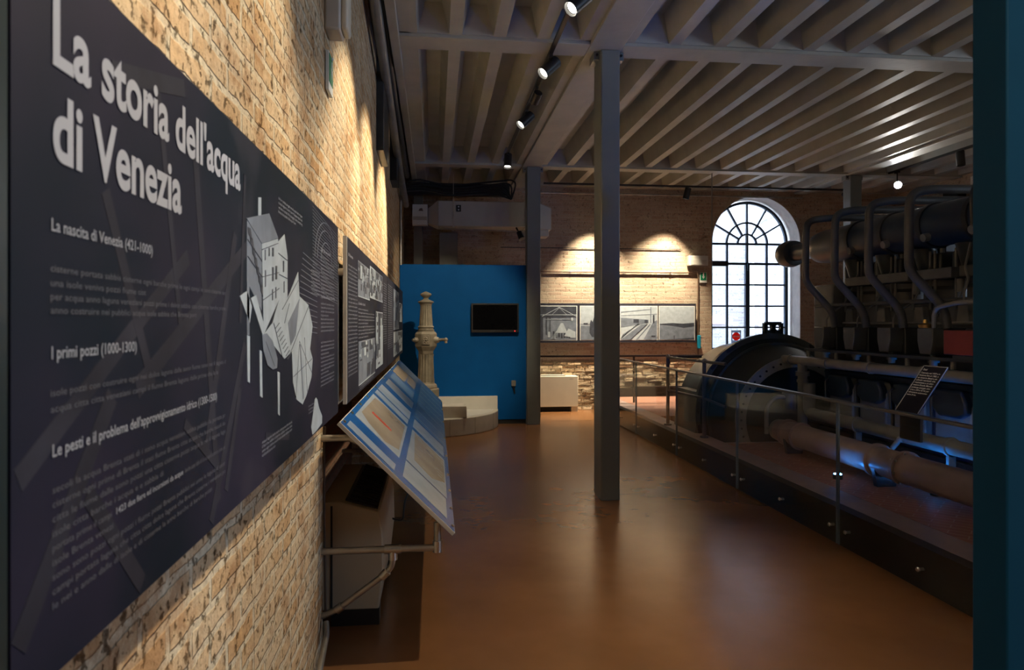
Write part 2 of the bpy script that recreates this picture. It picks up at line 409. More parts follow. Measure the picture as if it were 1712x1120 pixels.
MT['film_white'] = film('film_white', (.42, .46, .52)); MT['film_red'] = film('film_red', (.75, .08, .06)); MT['film_bar'] = film('film_bar', (.9, .9, .9))
MT['acrylic'] = mat('acrylic', (.35, .38, .45), .1, var=.02)

# ------------------------------------------------------------------ lettering
_fc = {}
def text_mesh(s, bold=0.0):
    cu = bpy.data.curves.new('t', 'FONT'); cu.body = s; cu.size = 1; cu.offset = bold; cu.resolution_u = 7 if bold > .015 else 2
    o = bpy.data.objects.new('t', cu); col.objects.link(o)
    bpy.context.view_layer.update()
    me = bpy.data.meshes.new_from_object(o.evaluated_get(bpy.context.evaluated_depsgraph_get()))
    vs = [tuple(v.co) for v in me.vertices]; fs = [tuple(p.vertices) for p in me.polygons]
    bpy.data.objects.remove(o); bpy.data.curves.remove(cu); bpy.data.meshes.remove(me)
    return vs, fs
def cap_h():
    if 'c' not in _fc:
        vs, _ = text_mesh('L'); _fc['c'] = max(v[1] for v in vs)
    return _fc['c']
def put_text(m, s, fmap, width=None, cap=.05, bold=0.0):
    """adds lettering to M m; fmap(x, y) -> 3d point; width None keeps the natural aspect"""
    vs, fs = text_mesh(s, bold)
    if not vs: return
    k = cap / cap_h(); x0 = min(v[0] for v in vs); x1 = max(v[0] for v in vs)
    kx = width / (x1 - x0) if width else k
    m.add([fmap((v[0] - x0) * kx, v[1] * k) for v in vs], fs)
def on_x(x, y0, z0): return lambda u, v: (x, y0 + u, z0 + v)       # on a wall facing +x
def on_y(y, x0, z0): return lambda u, v: (x0 + u, y, z0 + v)       # on a wall facing -y

# ------------------------------------------------------------------ room
PITX0, PITX1, PITY0, PITY1 = 3.25, 5.2, 7.45, 9.7
m = M()
for (x0, y0, x1, y1) in ((-1.1, -4.3, PITX0, 13.2), (PITX1, -4.3, 9.4, 13.2), (PITX0, -4.3, PITX1, PITY0), (PITX0, PITY1, PITX1, 13.2)):
    m.add([(x0,y0,0),(x1,y0,0),(x1,y1,0),(x0,y1,0)], [(0,1,2,3)])
struct(m.build('floor', MT['floor'], flat=True))

# left wall with the shallow niche of the fan coil
m = M().box(-1.1, -4.3, 1.14, -.54, 13.2, 5.0).box(-1.1, -4.3, 0, -.54, 3.46, 1.14).box(-1.1, 6.9, 0, -.54, 13.2, 1.14)
struct(m.build('wall_left', MT['brick_left'], flat=True))
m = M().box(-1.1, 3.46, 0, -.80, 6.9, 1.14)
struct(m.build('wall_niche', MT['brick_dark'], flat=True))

# rear wall, arched opening
AX, AR, AS = 6.09, .885, 3.13
Y0, Y1 = 12.6, 13.1
m = M().box(-.54, Y0, 0, AX - AR, Y1, 5).box(AX + AR, Y0, 0, 9.4, Y1, 5)
K = 32
for i in range(K):
    a0 = PI - PI * i / K; a1 = PI - PI * (i + 1) / K
    p0 = (AX + AR * math.cos(a0), AS + AR * math.sin(a0)); p1 = (AX + AR * math.cos(a1), AS + AR * math.sin(a1))
    m.add([(p0[0],Y0,p0[1]),(p1[0],Y0,p1[1]),(p1[0],Y0,5),(p0[0],Y0,5),(p0[0],Y1,p0[1]),(p1[0],Y1,p1[1]),(p1[0],Y1,5),(p0[0],Y1,5)],
          [(0,1,2,3),(7,6,5,4),(0,4,5,1)])
struct(m.build('wall_rear', MT['brick_rear'], flat=True))
# rougher, unpainted low band of the rear wall
m = M()
random.seed(3)
z = 0.0
while z < .86:
    x = 1.3 - random.random() * .2
    while x < 5.15:
        L = .16 + random.random() * .14; d = .008 + random.random() * .028
        j = [random.uniform(-.006, .006) for _ in range(8)]
        m.hexa([(x+.004, Y0-d+j[0], z+.004+j[1]*.5), (x+L-.004, Y0-d+j[2], z+.004+j[3]*.5), (x+L-.004, Y0+.02, z+.004), (x+.004, Y0+.02, z+.004)],
               [(x+.008, Y0-d+j[4], z+.058+j[5]*.5), (x+L-.008, Y0-d+j[6], z+.058+j[7]*.5), (x+L-.008, Y0+.02, z+.058), (x+.008, Y0+.02, z+.058)])
        x += L + .004
    z += .064
struct(m.build('trim_rear_brickwork', MT['brick_rough'], flat=True))

# plaster surround of the arch
m = M()
for i in range(K):
    a0 = PI - PI * i / K; a1 = PI - PI * (i + 1) / K
    q = [(AX + r * math.cos(a), AS + r * math.sin(a)) for a, r in ((a0, AR-.012), (a1, AR-.012), (a1, AR+.002), (a0, AR+.002))]
    m.prism(q, 'y', Y0 - .01, Y1)
m.box(AX + AR - .012, Y0 - .01, 0, AX + AR + .002, Y1, AS).box(AX - AR - .002, Y0 - .01, 0, AX - AR + .012, Y1, AS)
struct(m.build('trim_window_surround', MT['reveal'], flat=True))

# right wall with two unseen windows added for daylight fill, wall behind the camera
m = M()
fill_wins = ((-1.95, -.45), (1.45, 2.95))
ys = [-4.3, -1.95, -.45, 1.45, 2.95, 13.1]
for i in range(len(ys) - 1):
    a, b = ys[i], ys[i+1]
    if (a, b) in fill_wins: m.box(8.9, a, 0, 9.4, b, 1.2).box(8.9, a, 3.6, 9.4, b, 5)
    else: m.box(8.9, a, 0, 9.4, b, 5)
struct(m.build('wall_right', MT['brick_rear'], flat=True))
for k, (a, b) in enumerate(fill_wins):
    m = M()
    m.box(9.2, a, 1.2, 9.26, a+.06, 3.6).box(9.2, b-.06, 1.2, 9.26, b, 3.6).box(9.2, a, 1.2, 9.26, b, 1.26).box(9.2, a, 3.54, 9.26, b, 3.6)
    for j in range(1, 3): m.box(9.21, a+(b-a)*j/3-.015, 1.26, 9.25, a+(b-a)*j/3+.015, 3.54)
    for j in range(1, 5): m.box(9.21, a+.06, 1.2+2.4*j/5-.015, 9.25, b-.06, 1.2+2.4*j/5+.015)
    struct(m.build('window_%d' % (k + 2), MT['window_frame']))
struct(M().box(-1.1, -4.6, 0, 9.4, -4.3, 5).build('wall_back', MT['brick_rear'], flat=True))

# ceiling: beams and tapered coffers
CZ, CH = 4.10, .24
def xcells():
    cells = []
    n = 4; x0, x1 = -.20, 1.34; dx = (x1 - x0) / n
    for i in range(n): cells.append((x0 + i*dx, x0 + (i+1)*dx))
    x0, x1 = 1.72, 6.80; n = 12; dx = (x1 - x0) / n
    for i in range(n): cells.append((x0 + i*dx, x0 + (i+1)*dx))
    x0, x1 = 7.14, 8.86; n = 4; dx = (x1 - x0) / n
    for i in range(n): cells.append((x0 + i*dx, x0 + (i+1)*dx))
    return cells
m = M()
bays = [(-3.9, 1.2), (1.5, 6.02), (6.34, 10.82), (11.08, 12.45)]
for (ya, yb) in bays:
    for (xa, xb) in xcells():
        g = .055; t = .065; e = .06
        lo = [(xa+g, ya, CZ), (xb-g, ya, CZ), (xb-g, yb, CZ), (xa+g, yb, CZ)]
        hi = [(xa+g+t, ya+e, CZ+CH), (xb-g-t, ya+e, CZ+CH), (xb-g-t, yb-e, CZ+CH), (xa+g+t, yb-e, CZ+CH)]
        m.add(lo + hi, [(4,5,6,7),(0,1,5,4),(1,2,6,5),(2,3,7,6),(3,0,4,7)])
        for (u, v) in ((xa, xa+g), (xb-g, xb)):
            m.add([(u,ya,CZ),(v,ya,CZ),(v,yb,CZ),(u,yb,CZ)], [(0,1,2,3)])
# longitudinal edges without coffers
for (xa, xb) in ((-.36, -.20), (1.34, 1.72), (6.80, 7.14), (8.86, 9.0)):
    m.add([(xa,-4.3,CZ),(xb,-4.3,CZ),(xb,12.7,CZ),(xa,12.7,CZ)], [(0,1,2,3)])
for (ya, yb) in ((-4.3, -3.9), (1.2, 1.5), (6.02, 6.34), (10.82, 11.08), (12.45, 12.7)):
    m.add([(-.36,ya,CZ),(9,ya,CZ),(9,yb,CZ),(-.36,yb,CZ)], [(0,1,2,3)])
m.box(-1.1, -4.6, 4.95, 9.4, 13.2, 5.1)
m.add([(-.36,-4.3,CZ),(-.36,12.7,CZ),(-.36,12.7,4.95),(-.36,-4.3,4.95)], [(0,1,2,3)])
struct(m.build('ceiling', MT['concrete'], flat=True))
m = M()
for (ya, yb) in ((1.2, 1.5), (6.04, 6.32), (10.84, 11.06)):
    m.box(-.34, ya, CZ - .03, 1.38, yb, CZ + .02); m.box(1.68, ya, CZ - .03, 6.84, yb, CZ + .02); m.box(7.10, ya, CZ - .03, 8.9, yb, CZ + .02)
m.box(1.38, -4.3, CZ - .035, 1.68, 12.6, CZ + .02).box(6.84, -4.3, CZ - .035, 7.10, 12.6, CZ + .02)
m.box(-.38, -4.3, CZ - .06, -.30, 12.6, CZ + .2)
struct(m.build('trim_ceiling_beams', MT['concrete'], bevel=.006))

# window 1: arched door-window
FR, FS = .83, 3.14
m = M()
fx0, fx1 = AX - .02 + .0 - FR, AX - .02 + FR; fc = (fx0 + fx1) / 2
ya, yb = 12.93, 12.99
def arc(r, wd, a0=0, a1=PI, n=40, y0=ya, y1=yb):
    for i in range(n):
        s0 = a0 + (a1-a0)*i/n; s1 = a0 + (a1-a0)*(i+1)/n
        q = [(fc + rr*math.cos(s), FS + rr*math.sin(s)) for s, rr in ((s0, r-wd/2), (s0, r+wd/2), (s1, r+wd/2), (s1, r-wd/2))]
        m.prism(q, 'y', y0, y1)
arc(FR - .025, .05); arc(FR/2, .03, y0=ya+.01); arc(.19, .03, y0=ya+.01)
for a in (30, 60, 90, 120, 150):
    a = math.radians(a); d = Vector((math.cos(a), 0, math.sin(a))); c0 = Vector((fc, ya+.03, FS))
    nrm = Vector((-d.z, 0, d.x)) * .014
    p, q = c0 + d*.19, c0 + d*(FR-.03)
    m.prism([(p.x-nrm.x, p.z-nrm.z), (q.x-nrm.x, q.z-nrm.z), (q.x+nrm.x, q.z+nrm.z), (p.x+nrm.x, p.z+nrm.z)], 'y', ya+.01, yb)
m.box(fx0, ya, 0, fx0+.045, yb, FS).box(fx1-.06, ya, 0, fx1, yb, FS)
m.box(fc-.018, ya+.01, FS, fc+.018, yb, FS+.17)
m.box(fc-.04, ya-.01, 0, fc+.04, yb, 2.77)
m.box(fc-.018, ya+.01, 2.77, fc+.018, yb, FS)
for x in (fc - .405, fc + .405): m.box(x-.016, ya+.01, 1.08, x+.016, yb, FS)
for zz, h in ((FS, .02), (2.755, .022), (2.345, .015), (1.93, .015), (1.515, .015), (1.09, .03)):
    m.box(fx0, ya+.005, zz-h, fx1, yb, zz+h)
m.box(fx0, ya+.01, .02, fx1, yb-.01, 1.08)
win = struct(m.build('window_1', MT['window_frame'], flat=True))
m = M().box(fx0+.02, 12.955, 1.08, fx1-.02, 12.96, FS)
poly = [(fc + (FR-.02)*math.cos(PI*i/32), FS + (FR-.02)*math.sin(PI*i/32)) for i in range(33)]
m.prism(poly, 'y', 12.955, 12.96)
m.build('pane', MT['pane'], win, flat=True)
M().box(fx0+.04, ya-.07, 2.70, fc-.42, ya+.0, 2.80).build('door_closer', MT['black'], win)
M().box(fc-.02, ya-.05, 2.62, fc+.02, ya-.01, 2.76).build('latch', MT['window_frame'], win)
# notices on the window
t = thing('no_entry_sign', 'small pale no-entry notice on the lower arched window pane', 'sign', (5.83, 12.92, 1.21))
M().box(5.735, 12.924, 1.16, 5.935, 12.928, 1.265).box(5.735, 12.924, 1.415, 5.935, 12.928, 1.46).box(5.735, 12.924, 1.265, 5.76, 12.928, 1.415).box(5.91, 12.924, 1.265, 5.935, 12.928, 1.415).build('backing', MT['film_white'], t)
M().cyl((5.835, 12.924, 1.34), (5.835, 12.920, 1.34), .08, n=32).build('disc', MT['film_red'], t)
M().box(5.775, 12.915, 1.325, 5.895, 12.919, 1.355).build('bar', MT['film_bar'], t)

# outside: pale facade, ground, downpipe
struct(M().box(-2, 16.6, 0, 16, 17, 7.5).build('wall_outside', MT['brick_out'], flat=True))
struct(M().add([(-4,13.2,-.02),(18,13.2,-.02),(18,16.6,-.02),(-4,16.6,-.02)], [(0,1,2,3)]).build('floor_outside', MT['paving'], flat=True))
t = thing('downpipe', 'pale drainpipe on the bright wall outside the window', 'pipe', (7.85, 16.5, 0))
M().tube(rounded([(7.85, 16.5, 0), (7.85, 16.5, 4.0), (8.15, 16.5, 4.25), (9.2, 16.5, 4.55)], .15), .07).build('pipe', MT['white'], t)
for z in (1.2, 3.0): M().cyl((7.85, 16.5, z), (7.85, 16.5, z+.05), .085).build('bracket', MT['white'], t)
t = thing('wall_notice', 'small red and white notice on the wall outside the window', 'sign', (6.85, 16.57, 1.65))
M().box(6.78, 16.57, 1.58, 7.20, 16.6, 1.78).build('backing', MT['sign_pink'], t)
M().box(6.95, 16.55, 1.61, 7.03, 16.57, 1.75).build('arrow', MT['signwhite'], t)

# ------------------------------------------------------------------ columns
def column(x0, y0, x1, y1, label):
    t = thing('steel_column', label, 'column', ((x0+x1)/2, (y0+y1)/2, 0), 'square steel columns')
    M().box(x0, y0, .0, x1, y1, CZ-.035).build('shaft', MT['column_paint'], t, bevel=.012)
    for s in (-1, 1):
        xx = x0 - .05 if s < 0 else x1
        b = M().box(xx, y0+.06, CZ-.11, xx+.05, y1-.04, CZ-.036).build('bracket', MT['column_paint'], t)
        M().cyl((xx+.025, y0+.055, CZ-.07), (xx+.025, y0+.045, CZ-.07), .012, n=8).build('bolt', MT['black'], b)
column(1.49, 6.11, 1.665, 6.39, 'tall grey square column standing alone in the middle of the brown floor')
column(1.45, 10.82, 1.665, 11.04, 'grey square column at the right edge of the blue partition')
column(6.87, 10.82, 7.07, 11.04, 'grey square column behind the engine, right of the arched window')

# ------------------------------------------------------------------ blue partition, screen, socket
t = tag(M().box(-.535, 10.95, .07, 1.50, 11.02, 2.52).build('partition_wall', MT['blue_wall'], bevel=.004), 'bright blue painted partition behind the old water pump', 'partition')
M().box(-.53, 10.965, 0, 1.49, 11.01, .07).build('plinth', MT['black_matte'], t)
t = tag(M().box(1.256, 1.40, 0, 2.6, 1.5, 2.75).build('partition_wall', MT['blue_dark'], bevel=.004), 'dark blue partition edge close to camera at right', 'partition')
t = thing('television', 'black flat television hung on the blue partition', 'television', (.95, 10.95, 1.68))
M().box(.575, 10.85, 1.45, 1.325, 10.90, 1.91).build('casing', MT['black'], t, bevel=.008)
M().box(.60, 10.845, 1.495, 1.30, 10.85, 1.885).build('screen', MT['screen'], t)
M().box(.80, 10.90, 1.56, 1.10, 10.948, 1.80).build('wall_bracket', MT['black'], t)
M().box(1.255, 10.842, 1.470, 1.265, 10.85, 1.478).build('standby_light', MT['led_red'], t)
m = M(); put_text(m, 'SAMSUNG', on_y(10.848, .87, 1.468), None, .012); m.build('lettering', MT['text_grey'], t, flat=True)
t = thing('wall_socket', 'small dark socket box low on the blue partition', 'socket', (1.25, 10.95, .62))
M().box(1.215, 10.91, .60, 1.285, 10.949, .69).build('box', MT['engine_light'], t, bevel=.006)
M().tube([(1.25, 10.93, .60), (1.26, 10.93, .54), (1.27, 10.935, .48)], .012).build('plug', MT['black'], t)

# ------------------------------------------------------------------ pump on its round basin
CXB, CYB, RB = -.25, 10.94, 1.25
def segpoly(r, xmin=-.53):
    out = []
    for i in range(49):
        a = -PI * i / 48
        x, y = CXB + r * math.cos(a), CYB + r * math.sin(a)
        if x > xmin: out.append((x, y))
    out.append((xmin, CYB - math.sqrt(r*r - (xmin-CXB)**2))); out.append((xmin, CYB))
    return out[::-1]
t = thing('round_basin', 'low round-fronted pale stone basin in front of blue partition', 'basin', (.1, 10.5, 0))
o = M().prism(segpoly(RB), 'z', 0, .25).build('basin_body', MT['white_stone'], t, bevel=.012)
M().prism(segpoly(RB-.07), 'z', .251, .253).build('basin_top', MT['white'], t)
M().box(-.53, 10.86, .253, .99, 10.945, .45).build('upstand', MT['white'], t, bevel=.004)
for a in (-25, -48, -68, -88):
    m = M()
    a = math.radians(a); x, y = CXB + (RB+.001)*math.cos(a), CYB + (RB+.001)*math.sin(a)
    m.box(x-.002, y-.002, 0.0, x+.002, y+.002, .245)
    m.build('joint', MT['concrete'], t)
tag(M().box(.10, 9.88, .254, .46, 10.2, .42).build('stone_block', MT['white_stone'], bevel=.01), 'grey stone block lying on the round basin', 'block')

px, py = -.12, 10.2
t = thing('drinking_fountain', 'old grey cast iron street fountain with spout on round basin', 'fountain', (px, py, .254))
M().lathe([(.254,.21),(.32,.21),(.33,.19),(.52,.19),(.54,.205),(.64,.205),(.65,.17),(.67,.175),(.70,.165),(.72,.135),(.738,.13)], (px,py,0), n=8, rot=PI/8).build('base', MT['pump'], t, bevel=.005, angle=20)
M().lathe([(.738,.122),(.78,.122),(.80,.118),(1.10,.108),(1.13,.112),(1.147,.112)], (px,py,0), n=32, flute=.13).build('lower_shaft', MT['pump'], t, angle=60)
M().lathe([(1.147,.112),(1.196,.118),(1.26,.165),(1.28,.17),(1.44,.17),(1.462,.155),(1.474,.14),(1.478,.12)], (px,py,0), n=8, rot=PI/8).build('body', MT['pump'], t, bevel=.005, angle=20)
M().lathe([(1.478,.118),(1.49,.122),(1.505,.122),(1.51,.108),(1.53,.108),(1.54,.118),(1.553,.112),(1.56,.096)], (px,py,0), n=24).build('moulding', MT['pump'], t)
M().lathe([(1.56,.100),(1.585,.098),(1.60,.096),(1.83,.082),(1.85,.084),(1.86,.084)], (px,py,0), n=32, flute=.12).build('upper_shaft', MT['pump'], t, angle=60)
M().lathe([(1.86,.084),(1.885,.092),(1.90,.116),(1.912,.116),(1.925,.085),(1.94,.05),(1.953,.036),(1.965,.034)], (px,py,0), n=24).build('cap', MT['pump'], t)
M().lathe([(1.965,.034),(1.985,.055),(2.005,.080),(2.022,.082),(2.035,.065),(2.052,.03),(2.06,.008)], (px,py,0), n=24).build('finial', MT['pump'], t)
M().box(px-.05, py-.178, 1.29, px+.05, py-.155, 1.42).build('crest_plate', MT['pump'], t, bevel=.004)
m = M()
for k in range(8):
    a = k * PI / 4; m.ball((px + .025*math.cos(a), py-.178, 1.355 + .035*math.sin(a)), .012, 8)
m.ball((px, py-.18, 1.355), .018, 8); m.build('crest', MT['pump'], t)
M().cyl((px+.13, py-.06, 1.355), (px+.19, py-.08, 1.355), .06, .035).build('spout_boss', MT['pump'], t)
m = M().tube(rounded([(px+.17, py-.075, 1.355), (px+.25, py-.105, 1.36), (px+.285, py-.12, 1.355), (px+.29, py-.122, 1.31)], .02), .021); m.ball((px+.288, py-.12, 1.36), .030, 12)
m.build('spout', MT['pump'], t)
M().cyl((px-.13, py-.08, 1.355), (px-.17, py-.115, 1.355), .045, .03).cyl((px-.165, py-.11, 1.355), (px-.19, py-.13, 1.355), .018).build('side_boss', MT['pump'], t)

# ------------------------------------------------------------------ big info panels along the left wall
PX = -.445
def ppoly(pts, mname, name, parent, dx=.0012):
    return M().prism(pts, 'x', PX, PX + dx).build(name, MT[mname], parent, flat=True)
def std(y, parent, z0=1.25, z1=1.9):
    m = M().cyl((-.50, y, z0), (-.50, y, z1), .017); m.cyl((-.54, y, z1-.04), (-.46, y, z1-.04), .02)
    return m.build('support_pipe', MT['galv'], parent)

# panel 0 (its end shows at the very left edge)
t = tag(M().box(PX-.012, -1.7, 1.185, PX-.001, .784, 2.04).build('information_board', MT['gen_dark']), 'dark grey panel edge at the very left of the picture', 'panel')

t = thing('information_board', 'near dark panel titled La storia dell\'acqua di Venezia', 'panel', (PX, 2.04, 1.185))
M().box(PX-.014, .788, 1.185, PX, 3.298, 2.045).build('board', MT['board_print'], t)
for i, (y, zc) in enumerate(((1.2, 1.9), (2.9, 1.9))): std(y, t)
# faint timber structure printed in the background
m = M()
def strip(y0, z0, y1, z1, wd, k=0):
    d = Vector((y1-y0, z1-z0)); n = Vector((-d.y, d.x)).normalized() * wd / 2
    zc = lambda p: (p[0], min(2.04, max(1.19, p[1])))
    m.prism([zc((y0-n.x, z0-n.y)), zc((y1-n.x, z1-n.y)), zc((y1+n.x, z1+n.y)), zc((y0+n.x, z0+n.y))], 'x', PX, PX + .0004 + .00005*k)
for k, s in enumerate([(.80,1.43,1.32,1.72,.03),(1.1,1.5,1.72,1.78,.035),(1.0,1.78,1.16,1.50,.025),(1.35,1.95,1.50,1.23,.03),(1.18,1.98,1.28,1.60,.02),(1.62,1.80,1.42,1.35,.03),
        (1.45,1.2,1.70,1.55,.03),(.80,1.25,1.02,1.50,.035),(.95,1.38,1.12,1.2,.03),(1.55,1.24,1.66,1.45,.025),(1.7,1.95,1.66,1.6,.02),(1.9,1.3,2.2,1.25,.02),(1.02,1.95,1.30,2.02,.03),(1.5,1.30,1.30,1.42,.02)]): strip(*s, k=k)
m.build('printed_beams', MT['beam_print'], t, flat=True)
E = PX + .0016
m = M()
put_text(m, "La storia dell'acqua", on_x(E, .867, 1.906), .79, .077, .026)
put_text(m, 'di Venezia', on_x(E, .867, 1.794), .416, .077, .026)
m.build('title', MT['letter'], t, flat=True)
m = M(); put_text(m, 'La nascita di Venezia (421-1000)', on_x(E, .864, 1.708), .292, .0145, .012); m.build('heading', MT['photo_line'], t, flat=True)
m = M(); put_text(m, 'I primi pozzi (1000-1300)', on_x(E, .864, 1.558), .233, .0145, .012); m.build('heading', MT['photo_line'], t, flat=True)
m = M(); put_text(m, "Le pesti e il problema dell'approvvigionamento idrico (1300-1500)", on_x(E, .866, 1.443), .617, .0145, .012); m.build('heading', MT['photo_line'], t, flat=True)
m = M(); put_text(m, '1423 due fiere ed incursioni da acque', on_x(E, 1.03, 1.3315), .26, .009, .01); m.build('heading', MT['photo_line'], t, flat=True)

m = M()
words = 'acqua dolce pozzi veneziani laguna isole sono stati di una per le prime citta costruire i pozzi che nei secoli con la pioggia e il fiume Brenta raccolta cisterne sabbia campi pubblici ogni anno veniva portata dalle barche'.split()
def line(n):
    s = ''
    while len(s) < n: s += random.choice(words) + ' '
    return s[:n].strip()
random.seed(11)
for z, y1 in ((1.664,1.543),(1.647,1.13),(1.631,1.543),(1.615,1.36)):
    put_text(m, line(int((y1-.862)*125)), on_x(E, .862, z-.004), y1-.862, .0085)
for z, y1 in ((1.518,1.543),(1.499,1.49)):
    put_text(m, line(int((y1-.862)*125)), on_x(E, .862, z-.004), y1-.862, .0085)
for z, y1 in ((1.404,1.54),(1.387,1.54),(1.370,1.54),(1.353,1.20),(1.336,1.54),(1.319,1.02),(1.302,1.54),(1.285,1.54),(1.268,1.45)):
    if z == 1.336:
        put_text(m, line(60), on_x(E, 1.30, z-.004), .24, .0085); put_text(m, line(22), on_x(E, .866, z-.004), .15, .0085); continue
    put_text(m, line(int((y1-.866)*125)), on_x(E, .866, z-.004), y1-.866, .0085)
m.build('body_text', MT['text_grey'], t, flat=True)
m = M()
for z, w_ in ((1.955,.36),(1.942,.36),(1.929,.36),(1.916,.25)): put_text(m, line(44), on_x(E, 2.05, z), w_, .008)
for k in range(4): put_text(m, line(46), on_x(E, 1.86, 1.287-.0115*k), .38 if k < 3 else .15, .0075)
for k in range(34):
    z = 1.86 - .0155*k
    if k in (10, 11, 20, 21): continue
    put_text(m, line(46), on_x(E, 2.80, z), .36 if k % 5 else .2, .0085)
for k in range(7): put_text(m, line(30), on_x(E, 2.58, 1.79-.014*k), .19, .008)
for k in range(3): put_text(m, line(20), on_x(E, 2.53, 1.30-.012*k), .14, .008)
m.build('captions', MT['photo_line'], t, flat=True)
m = M()
put_text(m, 'Dal Sile ai pozzi', on_x(E, 2.80, 1.885), .25, .013, .01); m.build('subheading', MT['letter'], t, flat=True); m = M(); put_text(m, 'Il problema dell\'acqua (1500-1700)', on_x(E, 2.80, 1.7), .38, .012, .01)
m.build('subheading', MT['letter'], t, flat=True)
# engraved arches and lines at the upper right
m = M()
for k in range(26):
    z = 2.03 - .0125*k; m.prism([(2.62, z), (3.28, z-.03), (3.28, z-.0285), (2.62, z+.0015)], 'x', PX, PX+.0006)
for rr in (.10, .16, .20):
    for i in range(16):
        a0, a1 = PI*i/16, PI*(i+1)/16
        m.prism([(2.95+rr*1.4*math.cos(a0), 1.85+rr*math.sin(a0)*.8), (2.95+rr*1.4*math.cos(a1), 1.85+rr*math.sin(a1)*.8), (2.95+(rr+.004)*1.4*math.cos(a1), 1.85+(rr+.004)*math.sin(a1)*.8), (2.95+(rr+.004)*1.4*math.cos(a0), 1.85+(rr+.004)*math.sin(a0)*.8)], 'x', PX, PX+.0009)
for k in range(14): m.prism([(2.30+.01*k, 1.72+.02*k-.14), (2.72, 1.72+.02*k-.16), (2.72, 1.722+.02*k-.16), (2.30+.01*k, 1.722+.02*k-.14)], 'x', PX, PX+.0006)
m.build('engraving', MT['photo_mid'], t, flat=True)
# cutaway house drawing
o = M().prism([(1.858,1.805),(2.045,1.841),(2.06,1.669),(1.877,1.569)], 'x', PX, PX+.0016).prism([(1.979,1.6),(2.06,1.669),(2.175,1.673),(2.342,1.767),(2.363,1.689),(2.527,1.664),(2.612,1.589),(2.539,1.472),(2.265,1.515),(2.132,1.493),(1.979,1.542),(1.877,1.569)], 'x', PX, PX+.0014)\
    .prism([(2.045,1.831),(2.132,1.864),(2.175,1.804),(2.175,1.673),(2.06,1.669)], 'x', PX, PX+.0013).prism([(2.237,1.506),(2.363,1.556),(2.515,1.537),(2.612,1.468),(2.587,1.404),(2.492,1.349),(2.415,1.324),(2.313,1.352),(2.255,1.411)], 'x', PX, PX+.0018)\
    .prism([(1.822,1.919),(1.852,1.924),(1.852,1.878),(1.822,1.873)], 'x', PX, PX+.0013)
o.prism([(2.663,1.313),(2.69,1.318),(2.717,1.308),(2.76,1.27),(2.83,1.231),(2.83,1.202),(2.70,1.192),(2.612,1.19),(2.587,1.22),(2.63,1.27)], 'x', PX, PX+.0013)
for L in ([(1.714,1.571),(1.741,1.568),(1.741,1.455),(1.72,1.46)], [(1.834,1.531),(1.858,1.527),(1.865,1.406),(1.84,1.413)], [(2.037,1.462),(2.068,1.457),(2.068,1.332),(2.045,1.34)], [(1.653,1.662),(1.714,1.676),(1.760,1.64),(1.74,1.60)], [(1.75,1.66),(1.80,1.67),(1.877,1.60),(1.877,1.561)]): o.prism(L, 'x', PX, PX+.0015)
o.build('house_drawing', MT['photo_light'], t, flat=True)
m = M().prism([(1.709,1.849),(1.937,1.896),(2.045,1.843),(1.858,1.805)], 'x', PX, PX+.0020).prism([(1.858,1.569),(1.91,1.573),(1.979,1.55),(2.037,1.498),(2.03,1.473),(1.979,1.471),(1.917,1.488),(1.871,1.53)], 'x', PX, PX+.002)
m.prism([(1.714,1.847),(1.858,1.805),(1.858,1.631),(1.714,1.7)], 'x', PX, PX+.0011).prism([(1.714,1.7),(1.736,1.694),(1.736,1.571),(1.714,1.571)], 'x', PX, PX+.0015).prism([(2.18,1.60),(2.36,1.68),(2.30,1.56),(2.22,1.53)], 'x', PX, PX+.0019).prism([(2.36,1.53),(2.38,1.53),(2.44,1.345),(2.42,1.34)], 'x', PX, PX+.0022)
m.build('drawing_shading', MT['photo_mid'], t, flat=True)
m = M()
for (y, z, w_, h) in ((1.93,1.80,.012,.02),(1.97,1.805,.02,.022),(1.97,1.75,.02,.035),(2.01,1.757,.022,.035),(1.97,1.69,.012,.028),(2.01,1.697,.012,.028),(1.89,1.735,.010,.04),(1.888,1.79,.008,.025),(2.11,1.78,.014,.03),(2.12,1.72,.01,.03)):
    m.prism([(y, z-h), (y+w_, z-h+.002), (y+w_, z+h*.1+.002), (y, z+h*.1)], 'x', PX, PX+.0022)
for k in range(7):
    m.prism([(1.72+.02*k, 1.83-.022*k), (1.745+.02*k, 1.83-.022*k), (1.76+.018*k, 1.80-.022*k), (1.725+.02*k, 1.815-.022*k)], 'x', PX, PX+.0022)
for a, b in (((1.865,1.72),(2.055,1.745)), ((1.87,1.66),(2.06,1.70)), ((1.858,1.79),(2.045,1.828)), ((2.05,1.80),(2.17,1.79)), ((2.06,1.74),(2.17,1.735)), ((2.10,1.64),(2.34,1.74)), ((2.13,1.60),(2.20,1.66)), ((2.2,1.50),(2.53,1.66)), ((2.36,1.54),(2.30,1.36)), ((2.36,1.54),(2.59,1.42)), ((2.26,1.43),(2.60,1.47)), ((2.45,1.55),(2.50,1.36)), ((1.90,1.55),(2.0,1.48)), ((1.99,1.60),(2.10,1.50)), ((1.72,1.76),(1.86,1.72)), ((1.72,1.80),(1.86,1.76))):
    m.prism(L2(a, b, .0018), 'x', PX, PX+.0024)
for k in range(9): m.prism(L2((2.01+.02*k, 1.585-.012*k), (2.06+.02*k, 1.60-.012*k), .002), 'x', PX, PX+.0024)
m.build('drawing_openings', MT['photo_dark'], t, flat=True)

